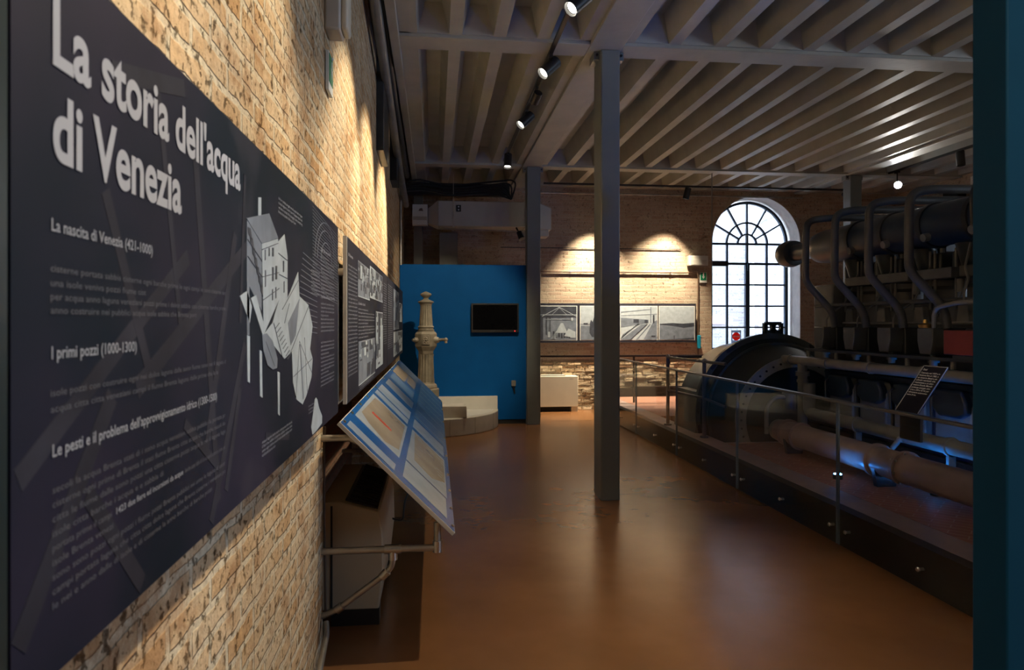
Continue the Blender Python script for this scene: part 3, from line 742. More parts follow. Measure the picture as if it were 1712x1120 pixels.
def photo(parent, y0, z0, y1, z1, kind, seed):
    """an archive picture printed on a panel facing +x"""
    random.seed(seed)
    fr = M().box(PX-.001, y0, z0, PX+.0008, y1, z1).build('photograph', MT['photo_mid' if kind != 'pale' else 'photo_light'], parent, flat=True)
    m = M()
    for k in range(22):
        a = random.uniform(y0, y1-.05); wd = random.uniform(.02, (y1-y0)*.3); b = random.uniform(z0, z1-.03); h = random.uniform(.01, (z1-z0)*.35)
        a2 = min(a+wd, y1-.01); b2 = min(b+h, z1-.008); sk = random.uniform(-.02, .02)
        m.prism([(max(y0, a+sk), b), (min(y1, a2+sk), b), (a2, b2), (a, b2)], 'x', PX, PX+.001+.00003*k)
    m.build('dark_shapes', MT['photo_dark'], fr, flat=True)
    m = M()
    for k in range(9):
        a = random.uniform(y0, y1-.05); b = random.uniform(z0+(z1-z0)*.4, z1-.03)
        m.box(PX, a, b, PX+.0018+.00003*k, min(a+random.uniform(.02, .12), y1-.01), min(b+random.uniform(.01, .06), z1-.006))
    m.box(PX, y0, z0-.004, PX+.0018, y1, z0+.002)
    m.build('light_shapes', MT['photo_light'], fr, flat=True)

t = thing('information_board', 'second dark panel from the camera, pale left edge, three rows of photographs', 'panel', (PX, 5.1, 1.185))
M().box(PX-.014, 3.632, 1.185, PX, 6.69, 2.045).build('board', MT['panel_dark'], t)
M().box(PX-.018, 3.612, 1.185, PX+.001, 3.631, 2.045).build('edge_strip', MT['panel_edge'], t)
for y in (3.62, 5.1, 6.5): std(y, t, 1.2)
photo(t, 4.15, 1.76, 4.88, 1.97, 'd', 1); photo(t, 4.91, 1.78, 5.36, 2.0, 'pale', 2); photo(t, 5.38, 1.78, 6.10, 2.0, 'd', 3); photo(t, 5.41, 1.25, 6.12, 1.69, 'pale', 4); photo(t, 4.18, 1.23, 5.32, 1.49, 'd', 5)
m = M(); random.seed(5)
for k in range(28): put_text(m, line(34), on_x(E, 3.68, 1.90-.0215*k), .42, .010)
for k in range(9): put_text(m, line(70), on_x(E, 4.16, 1.68-.0215*k), 1.1 if k % 4 else .6, .010)
for k in range(26): put_text(m, line(30), on_x(E, 6.2, 1.95-.0215*k), .42, .010)
for k in range(2): put_text(m, line(60), on_x(E, 4.2, 1.213-.012*k), 1.0, .008)
m.build('body_text', MT['photo_line'], t, flat=True)
m = M(); put_text(m, 'Il fiume', on_x(E, 3.68, 1.95), .2, .016, .01); put_text(m, 'La Seriola e i burchi', on_x(E, 4.16, 1.71), .4, .016, .01); m.build('headings', MT['letter'], t, flat=True)

t = thing('information_board', 'farthest dark panel on the left wall, beside the blue partition', 'panel', (PX, 8.2, 1.185))
M().box(PX-.014, 6.71, 1.185, PX, 9.95, 2.045).build('board', MT['panel_dark'], t)
for y in (6.9, 8.3, 9.7): std(y, t, 1.2)
photo(t, 7.72, 1.53, 8.92, 1.98, 'd', 6); photo(t, 8.98, 1.62, 9.70, 1.86, 'pale', 7); photo(t, 7.72, 1.23, 9.75, 1.50, 'pale', 8)
m = M(); random.seed(6)
for k in range(30): put_text(m, line(34), on_x(E, 6.78, 1.97-.0215*k), .70, .011)
m.build('body_text', MT['photo_line'], t, flat=True)

# ------------------------------------------------------------------ sloping display desk
S = math.sqrt(.5)
def D(u, v, n):     # u along the wall, v down the slope, n out of the face
    return (-.44 + v*S + n*S, u, 1.138 - v*S + n*S)
def slab(m, u0, v0, u1, v1, n0, n1):
    vs = [D(u, v, n) for n in (n0, n1) for (u, v) in ((u0,v0),(u1,v0),(u1,v1),(u0,v1))]
    return m.add(vs, [(0,1,2,3),(7,6,5,4),(0,4,5,1),(1,5,6,2),(2,6,7,3),(3,7,4,0)])
t = thing('display_desk', 'long sloping blue display board with old maps on pipe brackets', 'display board', (-.44, 6, .6))
slab(M(), 3.33, 0, 8.92, .765, -.022, -.002).build('board', MT['cream_metal'], t, bevel=.002)
slab(M(), 3.335, .004, 8.915, .76, -.002, .0).build('blue_sheet', MT['desk_blue'], t, flat=True)
def doc(name, mn, *r):
    for k, q in enumerate(r): o = slab(M(), *q, 0, .0015).build(name, MT[mn], t, flat=True)
    return o
doc('map_sheet', 'desk_paper', (3.73,.033,4.84,.36), (3.86,.405,4.93,.72))
doc('map_sheet', 'desk_pale', (3.38,.033,3.52,.35), (4.95,.035,5.15,.355), (5.22,.035,5.60,.36), (5.06,.405,5.46,.72), (5.86,.05,6.28,.36))
o = doc('map_sheet', 'desk_paper', (3.43,.405,3.82,.71))
doc('map_sheet', 'desk_lightblue', (5.58,.40,8.85,.74), (6.45,.05,7.0,.34), (8.2,.05,8.85,.34))
m = M(); pts = [(3.95,.05),(4.75,.06),(4.8,.15),(4.78,.34),(3.9,.345),(3.78,.25),(3.85,.12)]
vs = [D(u, v, .0018) for u, v in pts]; m.add(vs, [tuple(range(len(vs)))]); m.build('map_land', MT['desk_beige'], t, flat=True); m = M()
pts = [(4.02,.46),(4.88,.43),(4.88,.71),(4.2,.71),(3.98,.6)]; vs = [D(u, v, .0018) for u, v in pts]; m.add(vs, [tuple(range(len(vs)))])
m.build('map_land', MT['desk_beige'], t, flat=True)
slab(slab(M(), 7.1, .03, 8.1, .20, 0, .0015), 7.3, .22, 8.1, .33, 0, .0016).build('brown_print', MT['desk_beige'], t, flat=True)
slab(M(), 4.18, .10, 4.24, .26, .0018, .0026).build('red_title', MT['desk_red'], t, flat=True)
m = M(); random.seed(9)
for k in range(60):
    u = random.uniform(3.9, 5.4); v = random.uniform(.42, .70); slab(m, u, v, u+random.uniform(.003, .006), v+random.uniform(.005, .05), .0018, .0022)
for k in range(8): slab(m, 5.65+k*.4, .41, 5.655+k*.4, .73, .0016, .002)
m.build('map_lines', MT['photo_mid'], t, flat=True)
for u in [3.40, 3.72, 4.12, 4.55, 5.2, 6.0, 7.0, 8.0, 8.8]:
    for v in (.016, .748):
        p = D(u, v, 0); q = D(u, v, .006); M().cyl(p, q, .008, n=10).build('screw', MT['brass'], t)
for yb in (3.42, 6.1, 8.75):
    zb = .50
    b = M().tube(rounded([(-.54 if yb != 6.1 else -.79, yb, zb), (.015, yb, zb), (.015, yb, .625)], .03, 4), .017).build('bracket_pipe', MT['galv'], t)
    M().cyl((-.24, yb, zb), (-.16, yb, zb), .023).cyl((-.20, yb, zb-.005), (-.20, yb, zb-.05), .022).build('tee_fitting', MT['steel'], b)
    M().cyl((.015, yb, zb-.02), (.015, yb, zb+.035), .023).build('fitting', MT['steel'], b)
    M().tube(rounded([(-.20, yb, zb-.04), (-.205, yb, zb-.085), (-.25, yb, zb-.13), (-.47, yb, .215), (-.54 if yb != 6.1 else -.79, yb, .19)], .05, 4), .015).build('brace_pipe', MT['galv'], b)
    M().cyl((-.255, yb, zb-.135), (-.225, yb, zb-.105), .021).build('elbow', MT['steel'], b)
    M().cyl((-.47, yb, .215), (-.44, yb, .235), .021).build('elbow', MT['steel'], b)
    M().tube([(-.54 if yb != 6.1 else -.79, yb, 1.045), (-.39, yb, 1.045)], .017).tube([(-.40, yb, 1.045), (-.37, yb, 1.03)], .02).build('top_pipe', MT['galv'], t)
M().tube(rounded([(-.515, 3.40, .17), (-.505, 3.36, .13), (-.50, 3.0, .035), (-.49, 2.2, .03)], .08), .014).build('floor_pipe', MT['galv'], t)
M().tube(rounded([(-.525, 3.43, 1.1), (-.53, 3.44, .8), (-.525, 3.43, .45), (-.52, 3.42, .2)], .1), .005).build('cable', MT['engine_brown'], t)

# ------------------------------------------------------------------ fan coils
def fan_coil_left():
    t = thing('fan_coil_unit', 'beige floor-standing fan coil under the sloping display board', 'heater', (-.48, 4.2, 0))
    x0, x1, y0, y1 = -.60, -.29, 3.72, 4.72
    prof = [(x0, .09), (x1, .09), (x1+.025, .30), (x1+.02, .50), (x1, .60), (x0+.10, .66), (x0, .66)]
    M().prism([(a, b) for a, b in prof], 'y', y0, y1).build('casing', MT['beige_metal'], t, bevel=.01)
    m = M(); m.hexa([(x0+.13, y0+.05, .655), (x1-.01, y0+.05, .604), (x1-.01, y1-.05, .604), (x0+.13, y1-.05, .655)], [(x0+.13, y0+.05, .663), (x1-.01, y0+.05, .612), (x1-.01, y1-.05, .612), (x0+.13, y1-.05, .663)])
    g = m.build('grille', MT['black'], t)
    m = M()
    for k in range(18):
        y = y0+.09+k*.05; m.hexa([(x0+.15, y, .658), (x1-.02, y, .612), (x1-.02, y+.01, .612), (x0+.15, y+.01, .658)], [(x0+.15, y, .668), (x1-.02, y, .620), (x1-.02, y+.01, .620), (x0+.15, y+.01, .668)])
    m.build('louvre', MT['black_matte'], g)
    M().box(x0+.06, y0-.003, .10, x0+.07, y0, .64).build('panel_seam', MT['black_matte'], t)
    for y in (y0+.02, y1-.12): M().box(x0+.06, y, 0, x1, y+.10, .088).build('foot', MT['black'], t)
    M().tube(rounded([(x1+.02, 4.5, .35), (x1+.09, 4.5, .33), (x1+.10, 4.52, .45), (x1+.13, 4.55, .52)], .03), .006).build('cable', MT['black'], t)
fan_coil_left()
t = thing('fan_coil_unit', 'white fan coil unit standing against the rear brick wall', 'heater', (2.1, 12.45, 0))
M().box(1.70, 12.33, .09, 2.585, 12.55, .64).build('casing', MT['cream_metal'], t, bevel=.008)
M().box(1.72, 12.34, .641, 2.35, 12.5, .662).build('grille', MT['panel_edge'], t)
M().box(1.72, 12.40, 0, 2.45, 12.5, .089).build('dark_base', MT['black_matte'], t)  # black block set back under the casing
M().box(2.46, 12.34, 0, 2.58, 12.5, .089).build('foot', MT['cream_metal'], t)
m = M(); put_text(m, 'aermec', on_y(12.329, 2.43, .585), .07, .014, .01); m.build('lettering', MT['black'], t, flat=True)
t = thing('fan_coil_unit', 'pale wall-mounted unit beside the arched window, above green sign', 'air conditioner', (4.9, 12.5, 2.7))

# ------------------------------------------------------------------ rear wall items
t['label'] = 'white emergency lamp on the rear wall beside the arched window'; t['category'] = 'lamp'; t.name = 'emergency_lamp'
M().box(4.72, 12.50, 2.67, 5.10, 12.6, 2.86).build('housing', MT['white'], t, bevel=.01)
M().box(4.76, 12.494, 2.69, 5.06, 12.5, 2.78).build('diffuser', MT['panel_edge'], t)
def exit_sign_y(x0, z0, x1, z1, y, label):
    t = thing('exit_sign', label, 'sign', ((x0+x1)/2, y, z0))
    M().box(x0, y-.012, z0, x1, y, z1).build('plate', MT['signwhite'], t)
    M().box(x0+.012, y-.015, z0+.045, x1-.012, y-.012, z1-.008).build('green_field', MT['green'], t)
    cx = (x0+x1)/2; zc = z0+.045+(z1-z0-.053)*.5; h = (z1-z0)*.3
    m = M().box(cx-.012, y-.018, zc-h*.1, cx+.012, y-.015, zc+h*.85).prism([(cx-.03, zc), (cx+.03, zc), (cx, zc-h*.8)], 'y', y-.018, y-.015); m.ball((cx, y-.018, zc+h), .012, 8)
    m.build('pictogram', MT['signwhite'], t)
exit_sign_y(4.965, 2.36, 5.10, 2.555, 12.585, 'green emergency exit sign on the rear wall left of the window')
m = M().tube(rounded([(1.0, 12.57, 2.545), (4.90, 12.57, 2.545), (4.93, 12.57, 2.50), (4.93, 12.57, .1)], .05), .013)
t = tag(m.build('conduit_pipe', MT['copper']), 'thin copper-brown conduit running along rear wall then down', 'pipe')
m2 = M()
for x in (1.6, 2.5, 3.5, 4.4): m2.box(x-.015, 12.56, 2.52, x+.015, 12.6, 2.57)
m2.build('clip', MT['galv'], t)
tag(M().box(4.90, 12.517, 1.12, 4.965, 12.557, 1.37).build('hanging_tag', MT['cyan_tag'], bevel=.01), 'small cyan cylinder-like tag hanging on the rear wall conduit', 'tag')
# second pipe higher on the wall
tag(M().cyl((1.2, 12.58, 2.98), (4.6, 12.58, 2.98), .008).build('wall_cable', MT['black']), 'thin dark cable high along the rear brick wall', 'cable')

# long rear photo board
t = thing('photo_board', 'long dark board of four black-and-white photographs on rear wall', 'board', (3.2, 12.5, 1.24))
FY = 12.50
M().box(1.30, FY, 1.24, 4.86, FY+.02, 1.962).build('board', MT['beam_print'], t)
M().box(1.5, FY+.02, 1.35, 4.7, 12.6, 1.40).build('batten', MT['steel_paint'], t)
def frame_y(x0, x1, sky):
    z0, z1 = 1.29, 1.905
    M().box(x0-.012, FY-.002, z0-.012, x1+.012, FY, z1+.012).build('photo_border', MT['signwhite'], t, flat=True)
    return M().box(x0, FY-.004, z0, x1, FY-.002, z1).build('photograph', MT[sky], t, flat=True), x0, z0, x1, z1
def pf(o, polys, mn, name, d=.0055):
    m = M()
    for k, p in enumerate(polys): m.prism(p, 'y', FY-.004, FY-d-.00005*k)
    m.build(name, MT[mn], o, flat=True)
def Q(x0, z0, x1, z1): return [(x0, z0), (x1, z0), (x1, z1), (x0, z1)]
# 1 trussed hall of pumps
o, x0, z0, x1, z1 = frame_y(1.92, 2.59, 'photo_mid')
cx = 2.25
pf(o, [[(x0, 1.70), (x1, 1.70), (x1, z1), (x0, z1)], Q(x0, z0, 1.97, 1.7), Q(2.02, z0+.1, 2.04, 1.7), Q(2.09, z0+.12, 2.105, 1.7)] + [Q(cx-.1+.05*k, z0+.03+.01*(k % 3), cx-.07+.05*k, z0+.16) for k in range(8)], 'photo_dark', 'dark_shapes')
pf(o, [[(2.2, 1.42), (2.3, 1.6), (2.34, 1.6), (2.42, 1.42)], [(2.36, 1.36), (2.44, 1.50), (2.57, 1.44), (2.57, 1.33)], Q(x0, 1.745, x1, 1.755), L2((cx-.3, 1.72), (cx+.02, 1.89), .008), L2((cx+.02, 1.89), (x1, 1.72), .008), L2((cx-.12, 1.75), (cx+.02, 1.88), .006), L2((cx+.16, 1.75), (cx+.02, 1.88), .006), Q(2.49, 1.64, 2.52, 1.70), Q(2.0, 1.66, x1-.05, 1.665)]
   + [[(cx-.05-.012*k, 1.44-.018*k), (cx+.0-.006*k, 1.44-.018*k), (cx+.0-.006*k, 1.447-.018*k), (cx-.05-.012*k, 1.447-.018*k)] for k in range(8)] + [Q(2.47, z0+.04, 2.56, z0+.06), Q(2.06, z0+.05, 2.1, z0+.15)], 'photo_light', 'light_shapes', .0065)
# 2 lagoon with a ship
o, x0, z0, x1, z1 = frame_y(2.665, 3.335, 'photo_light')
pf(o, [Q(x0, z0, x1, z0+.26)], 'photo_mid', 'water', .005)
pf(o, [[(2.83, 1.42), (2.84, 1.60), (2.86, 1.66), (2.89, 1.62), (2.92, 1.72), (3.1, 1.74), (3.12, 1.36), (2.88, 1.34)], Q(x0, 1.575, x1, 1.582), Q(2.72, 1.57, 2.80, 1.60)], 'photo_dark', 'dark_shapes')
# 3 pipes being laid
o, x0, z0, x1, z1 = frame_y(3.42, 4.11, 'photo_light')
pf(o, [[(x0, 1.52), (3.95, 1.60), (3.95, 1.66), (x0, 1.70)], L2((x0, 1.80), (4.0, 1.855), .014), L2((x0, 1.735), (x1, 1.765), .01), Q(3.98, 1.60, 4.0, 1.895), [(x0, z0), (3.80, 1.57), (3.90, 1.58), (3.62, z0)], [(3.85, z0), (4.02, 1.60), (x1, 1.66), (x1, z0)], L2((3.72, z0), (3.98, 1.58), .02)], 'photo_mid', 'mid_shapes', .005)
pf(o, [L2((x0+.03*k, 1.30+.028*k), (x0+.05+.03*k, 1.40+.018*k), .010) for k in range(11)] + [Q(3.66, 1.61, 3.76, 1.67), Q(3.87, 1.60, 3.93, 1.66), Q(4.03, 1.6, 4.06, 1.75), Q(4.0, 1.34, 4.08, 1.37), L2((3.60, z0), (3.92, 1.58), .012)], 'photo_dark', 'dark_shapes', .006)
# 4 island over still water
o, x0, z0, x1, z1 = frame_y(4.155, 4.825, 'photo_light')
pf(o, [Q(x0, z0, x1, 1.58)], 'photo_mid', 'water', .005)
pf(o, [[(x0, 1.575), (4.3, 1.56), (4.5, 1.535), (4.62, 1.51), (x1, 1.54), (x1, 1.605), (4.6, 1.59), (4.4, 1.60), (x0, 1.585)], Q(4.43, z0+.01, 4.445, z0+.08), [(x0, z0), (x1, z0), (x1, z0+.04), (4.5, z0+.015)]], 'photo_dark', 'dark_shapes', .0058)

# ------------------------------------------------------------------ services above the blue partition
t = thing('air_duct', 'long grey ventilation duct hanging above the blue partition', 'duct', (.9, 11.7, 3.2))
M().box(.06, 11.5, 3.20, 1.75, 11.95, 3.62).build('duct_body', MT['duct'], t, bevel=.012)
M().hexa([(-.10, 11.6, 3.26), (.06, 11.5, 3.20), (.06, 11.95, 3.20), (-.10, 11.85, 3.26)], [(-.10, 11.6, 3.50), (.06, 11.5, 3.62), (.06, 11.95, 3.62), (-.10, 11.85, 3.50)]).build('duct_reducer', MT['duct'], t)
M().hexa([(1.75, 11.5, 3.17), (1.97, 11.58, 3.17), (1.97, 11.95, 3.17), (1.75, 11.95, 3.17)], [(1.75, 11.5, 3.62), (1.97, 11.58, 3.55), (1.97, 11.95, 3.55), (1.75, 11.95, 3.62)]).build('duct_end', MT['duct'], t, bevel=.02)
M().box(1.70, 11.55, 3.06, 1.92, 11.9, 3.169).build('outlet', MT['cream_metal'], t, bevel=.01)
for x in (.30, 1.50): M().box(x, 11.49, 3.18, x+.03, 11.96, 3.64).cyl((x+.015, 11.5, 3.62), (x+.015, 11.5, CZ-.03), .005).build('strap', MT['galv'], t)
M().box(.36, 11.485, 3.44, .44, 11.5, 3.55).build('damper_plate', MT['black'], t)
M().cyl((.40, 11.48, 3.52), (.40, 11.485, 3.52), .012).cyl((.40, 11.48, 3.47), (.40, 11.485, 3.47), .012).build('knob', MT['signwhite'], t)
M().cyl((.1, 11.46, 3.15), (1.6, 11.46, 3.12), .010).build('duct_cable', MT['galv'], t)
t = thing('electrical_box', 'small pale wall box with a logo left of the air duct', 'box', (-.23, 11.6, 3.2))
M().box(-.36, 11.55, 3.22, -.11, 11.7, 3.56).build('casing', MT['cream_metal'], t, bevel=.006)
M().box(-.35, 11.545, 3.30, -.12, 11.55, 3.36).build('band', MT['beige_metal'], t)
M().prism([(-.26, 3.45), (-.18, 3.45), (-.20, 3.50), (-.24, 3.49)], 'y', 11.546, 11.55).build('emblem', MT['copper'], t)
for xa, xb, lab in ((-.36, -.20, 'narrow grey upright post at the left above the blue partition'), (.09, .41, 'wider grey upright casing above the blue partition under the air duct')):
    tag(M().box(xa, 12.25, 0, xb, 12.5, 3.19 if xa > 0 else 4.05).build('upright_casing', MT['steel_paint'], bevel=.005), lab, 'casing')
t = thing('duct_camera', 'small dark camera hanging under the air duct', 'camera', (1.40, 11.5, 3.05))
M().cyl((1.40, 11.46, 3.11), (1.44, 11.40, 2.99), .045, .05).build('body', MT['black'], t)
M().cyl((1.39, 11.47, 3.12), (1.36, 11.5, 3.19), .015).build('mount', MT['black'], t)
t = thing('cable_bundle', 'dark cables and hoses looping between beams above the partition', 'cable', (.6, 11.7, 3.9))
random.seed(4)
for k in range(5):
    a = random.uniform(-.3, .2); z = 3.74 + .06*k
    M().tube(rounded([(-.45, 11.4+.1*k, z), (a, 11.5+.08*k, z+.05), (a+.5, 11.4+.1*k, z-.06), (1.0+.1*k, 11.6, z+.04), (1.3, 11.7, 3.7)], .2), .014).build('cable', MT['black_matte'], t)
tag(M().box(-.5, 11.95, 3.80, 1.3, 12.1, 4.0).build('cable_tray', MT['black']), 'black cable tray between ceiling and air duct', 'tray')

# pipes high on the left wall
t = thing('ceiling_pipes', 'bundle of grey pipes along the top of the left wall', 'pipe', (-.46, 7, 4))
M().tube(rounded([(-.45, -3, 4.12), (-.45, 5.0, 4.12), (-.45, 6.4, 3.92), (-.45, 9.0, 3.62), (-.45, 11.3, 3.5)], .5), .045).build('hose', MT['engine_light'], t)
M().tube(rounded([(-.42, -3, 4.25), (-.42, 6.0, 4.25), (-.42, 7.0, 4.0), (-.42, 11.0, 3.9)], .5), .035).build('pipe', MT['engine_dark'], t)
M().tube([(-.50, -3, 4.35), (-.50, 12.0, 4.35)], .03).build('cable', MT['copper'], t)
tag(M().box(-.54, 6.6, 3.22, -.47, 7.3, 4.3).build('riser_box', MT['engine_dark'], bevel=.005), 'dark vertical duct box high on the left brick wall', 'casing')
tag(M().box(-.54, 8.6, 3.35, -.45, 9.1, 4.2).build('riser_box', MT['black'], bevel=.005), 'black vertical duct box on the left wall nearest the blue partition', 'casing')
tag(M().cyl((-.515, 10.85, 2.5), (-.515, 10.85, 4.3), .02).build('corner_pipe', MT['galv']), 'thin upright pipe where left wall meets the blue partition', 'pipe')
t = thing('emergency_lamp', 'white emergency lamp above the green sign on the left brick wall', 'lamp', (-.5, 3.75, 3.05))
M().box(-.54, 3.50, 3.05, -.46, 3.66, 3.45).build('housing', MT['panel_edge'], t, bevel=.012)
M().box(-.46, 3.51, 3.06, -.425, 3.65, 3.43).build('diffuser', MT['cream_metal'], t, bevel=.012)
M().box(-.54, 3.6, 3.46, -.46, 3.75, 3.75).build('bracket', MT['black'], t)
t = thing('exit_sign', 'green emergency sign on the left brick wall above the panels', 'sign', (-.53, 3.6, 2.76))
M().box(-.535, 3.52, 2.76, -.52, 3.66, 2.955).build('plate', MT['signwhite'], t)
M().box(-.52, 3.53, 2.805, -.517, 3.65, 2.945).build('green_field', MT['green'], t)
m = M().prism([(3.57, 2.88), (3.62, 2.88), (3.595, 2.83)], 'x', -.517, -.514).box(-.517, 3.585, 2.86, -.514, 3.605, 2.92); m.ball((-.515, 3.595, 2.935), .01, 8); m.build('pictogram', MT['signwhite'], t)

# ------------------------------------------------------------------ tracks and spotlights
def track(a, b, label, th=.035):
    a = Vector(a); b = Vector(b); m = M()
    if abs(b.x-a.x) > abs(b.y-a.y): m.box(a.x, a.y-th/2, a.z-.03, b.x, a.y+th/2, a.z)
    else: m.box(a.x-th/2, a.y, a.z-.03, a.x+th/2, b.y, a.z)
    return tag(m.build('light_track', MT['black']), label, 'light track')
def spot(loc, target, label, energy, group, cone=50, lens='lens_warm', color=WARM, blend=.6, r=.056, L=.20, soft=.03, drop=.10):
    """cylindrical track head: mount at loc, aimed at target"""
    loc = Vector(loc); t = thing('track_spotlight', label, 'spotlight', loc, group)
    piv = loc + Vector((0, 0, -drop)); d = (Vector(target) - piv).normalized()
    M().box(loc.x-.016, loc.y-.05, loc.z-.025, loc.x+.016, loc.y+.05, loc.z).cyl(loc, piv, .010).build('mount', MT['black'], t)
    a = piv - d * L * .45; b = piv + d * L * .55
    m = M().cyl(a, b, r, n=24, caps=False); m.cyl(a, a - d*.002, r, r*.9, n=24)
    m.cyl(b, b - d*.02, r, r*.9, n=24, caps=False)
    m.build('body', MT['black'], t)
    M().cyl(b - d*.030, b - d*.024, r*.80, n=24).build('lens', MT[lens] if energy else MT['screen'], t)
    if energy:
        lo = lamp('beam', 'SPOT', b + d*.01 - loc, energy, color, spot_size=math.radians(cone), spot_blend=blend, shadow_soft_size=soft)
        lo.rotation_euler = d.to_track_quat('-Z', 'Y').to_euler(); lo.parent = t
    return t
track((1.05, -3.5, 4.065), (1.05, 10.4, 4.065), 'black lighting track running along the ceiling above the walkway')
G = 'spotlights on the walkway track'
SP = [(-1.2, 'black spotlight on walkway track behind the camera'), (1.2, 'black spotlight on walkway track above the camera'),
      (2.35, 'black spotlight on walkway track just out of view overhead'), (4.95, 'lit black spotlight at the top edge, nearest on walkway track'),
      (6.25, 'large lit black spotlight on walkway track left of the tall column top'), (7.9, 'lit black spotlight halfway down the walkway track'),
      (9.9, 'farthest spotlight of the walkway track, its bright lens showing')]
EN = {-1.2: 60, 1.2: 90, 2.35: 120, 4.95: 190, 6.25: 230, 7.9: 300, 9.9: 90}
for y, lab in SP:
    tg = (-.54, y - .6, 2.35); cone = 52
    if y == 9.9: tg = (.75, 8.9, 0); cone = 80
    if y < 3: tg = (-.54, y - .6, 2.0); cone = 66
    spot((1.05, y, 4.035), tg, lab, EN[y], G, cone=cone)
for y, tg, lab in ((-2.6, (4.0, -1.5, 0), 'added wide fill spotlight at the unseen start of the walkway track'), (-.2, (3.2, .6, 0), 'added wide fill spotlight on walkway track, unseen, turned to the floor')):
    spot((1.05, y, 4.035), tg, lab, 110, G, cone=110)  # unseen wide heads added for warm ambient fill
spot((1.05, 7.1, 4.035), (.1, 10.95, 1.45), 'slim extra spotlight added to light the pump and blue partition', 190, G, cone=42, L=.13, r=.045, lens='lens_warm')  # extra head added as source for the light on pump and partition
spot((1.05, 3.4, 4.035), (.1, 3.3, 0), 'added unseen spotlight on walkway track, turned down to light the near floor', 100, G, cone=90)  # unseen head added to brighten the near floor
for y, lab in ((3.5, 'added fill spotlight on the engine track beyond the right edge'), (.5, 'nearest added fill spotlight on the engine track, out of view')):
    spot((7.4, y, 4.035), (7.0, y, 0), lab, 40, 'spotlights on the engine track', cone=110, color=(.9, .92, 1))  # both heads added out of view to brighten the right side
# rear track
track((1.9, 12.0, 4.06), (7.8, 12.0, 4.06), 'black lighting track across the ceiling before the rear wall')
tag(M().cyl((1.6, 12.582, 3.99), (7.0, 12.582, 3.99), .018).build('conduit_pipe', MT['galv']), 'pale straight conduit just under the ceiling at rear wall', 'pipe')
G = 'spotlights on the rear track'
spot((2.90, 12.0, 4.03), (2.9, 12.55, .6), 'black spotlight over the photographs, beside the tall column', 620, G, cone=76, blend=1.0, soft=.02)
spot((4.50, 12.0, 4.03), (3.85, 12.55, .6), 'black spotlight on rear track just left of the arched window top', 620, G, cone=76, blend=1.0, soft=.02)
spot((7.55, 12.0, 4.03), (7.9, 11.5, 3.2), 'black unlit spotlight right of the arched window top', 0, G)
# right track
track((7.4, -2, 4.065), (7.4, 10.6, 4.065), 'black lighting track over the far side of the engine')
spot((7.4, 9.05, 4.035), (7.4, 8.95, 3.0), 'black hanging spotlight near the top right of the room', 0, 'spotlights on the engine track', L=.2)
spot((7.4, 10.4, 4.035), (2.0, 1.0, 2.3), 'brilliant white spotlight behind the engine facing the camera', 60, 'spotlights on the engine track', cone=70, lens='lens_white', color=(1, .95, .88), drop=.22)
tag(M().cyl((4.55, 11.0, 1.1), (4.55, 11.0, CZ), .008).build('hanging_cable', MT['steel_paint']), 'thin vertical cable hanging in front of the arched window', 'cable')
t = thing('wall_speaker', 'small black box fixed high on the right brick wall', 'box', (8.8, 10.9, 3.7))
M().box(8.74, 10.75, 3.60, 8.9, 11.1, 3.86).build('casing', MT['black'], t, bevel=.01)
t = thing('wall_unit', 'small pale junction box high on the right brick wall', 'box', (8.85, 10.4, 3.92))
M().box(8.80, 10.33, 3.86, 8.9, 10.55, 4.02).build('casing', MT['white'], t, bevel=.01)
tag(M().cyl((8.85, 8, 3.86), (8.85, 12.5, 3.86), .012).build('conduit_pipe', MT['galv']), 'pale conduit running along the right brick wall', 'pipe')
tag(M().cyl((6.2, 8.9, .26), (6.2, 8.9, 3.07), .010).build('yellow_rod', mat('yellow_paint', (.7, .5, .02), .5)), 'thin yellow rod standing behind the engine top', 'rod')

# ------------------------------------------------------------------ engine platform
PH = .26
t = thing('engine_platform', 'low platform with black kerb, stone edge and brick paving under engine', 'platform', (5.5, 6, 0))
m = M().box(2.905, -2, .0, 3.0, 12.45, PH).box(3.0, 12.38, 0, 6.9, 12.45, PH)
m.build('black_kerb', MT['kerb'], t, bevel=.003)
m = M().box(3.001, -2, .0, 3.24, 12.37, PH).build('stone_edge', MT['stone_kerb'], t, bevel=.003)
m = M()
for (x0, y0, x1, y1) in ((3.245, -2, PITX1, PITY0), (3.245, PITY1, PITX1, 12.37), (PITX1, -2, 7.6, 12.37)):
    m.box(x0, y0, .02, x1, y1, PH - .002)
m.build('brick_paving', MT['paving_brick'], t, flat=True)
M().box(3.24, 7.40, .02, 4.9, PITY0, PH+.004).build('pit_edge', MT['stone_kerb'], t)
m = M().box(PITX0, PITY0-.02, -.95, PITX1, PITY0, .02).box(PITX0, PITY1, -.95, PITX1, PITY1+.02, .02).box(PITX0-.02, PITY0, -.95, PITX0, PITY1, .02).box(PITX1, PITY0, -.95, PITX1+.02, PITY1, .02).box(PITX0, PITY0, -.97, PITX1, PITY1, -.95)
struct(m.build('trim_pit_lining', MT['black_matte']))
M().box(2.95, 12.30, PH, 5.6, 12.37, PH+.16).build('rear_upstand', MT['kerb'], t)

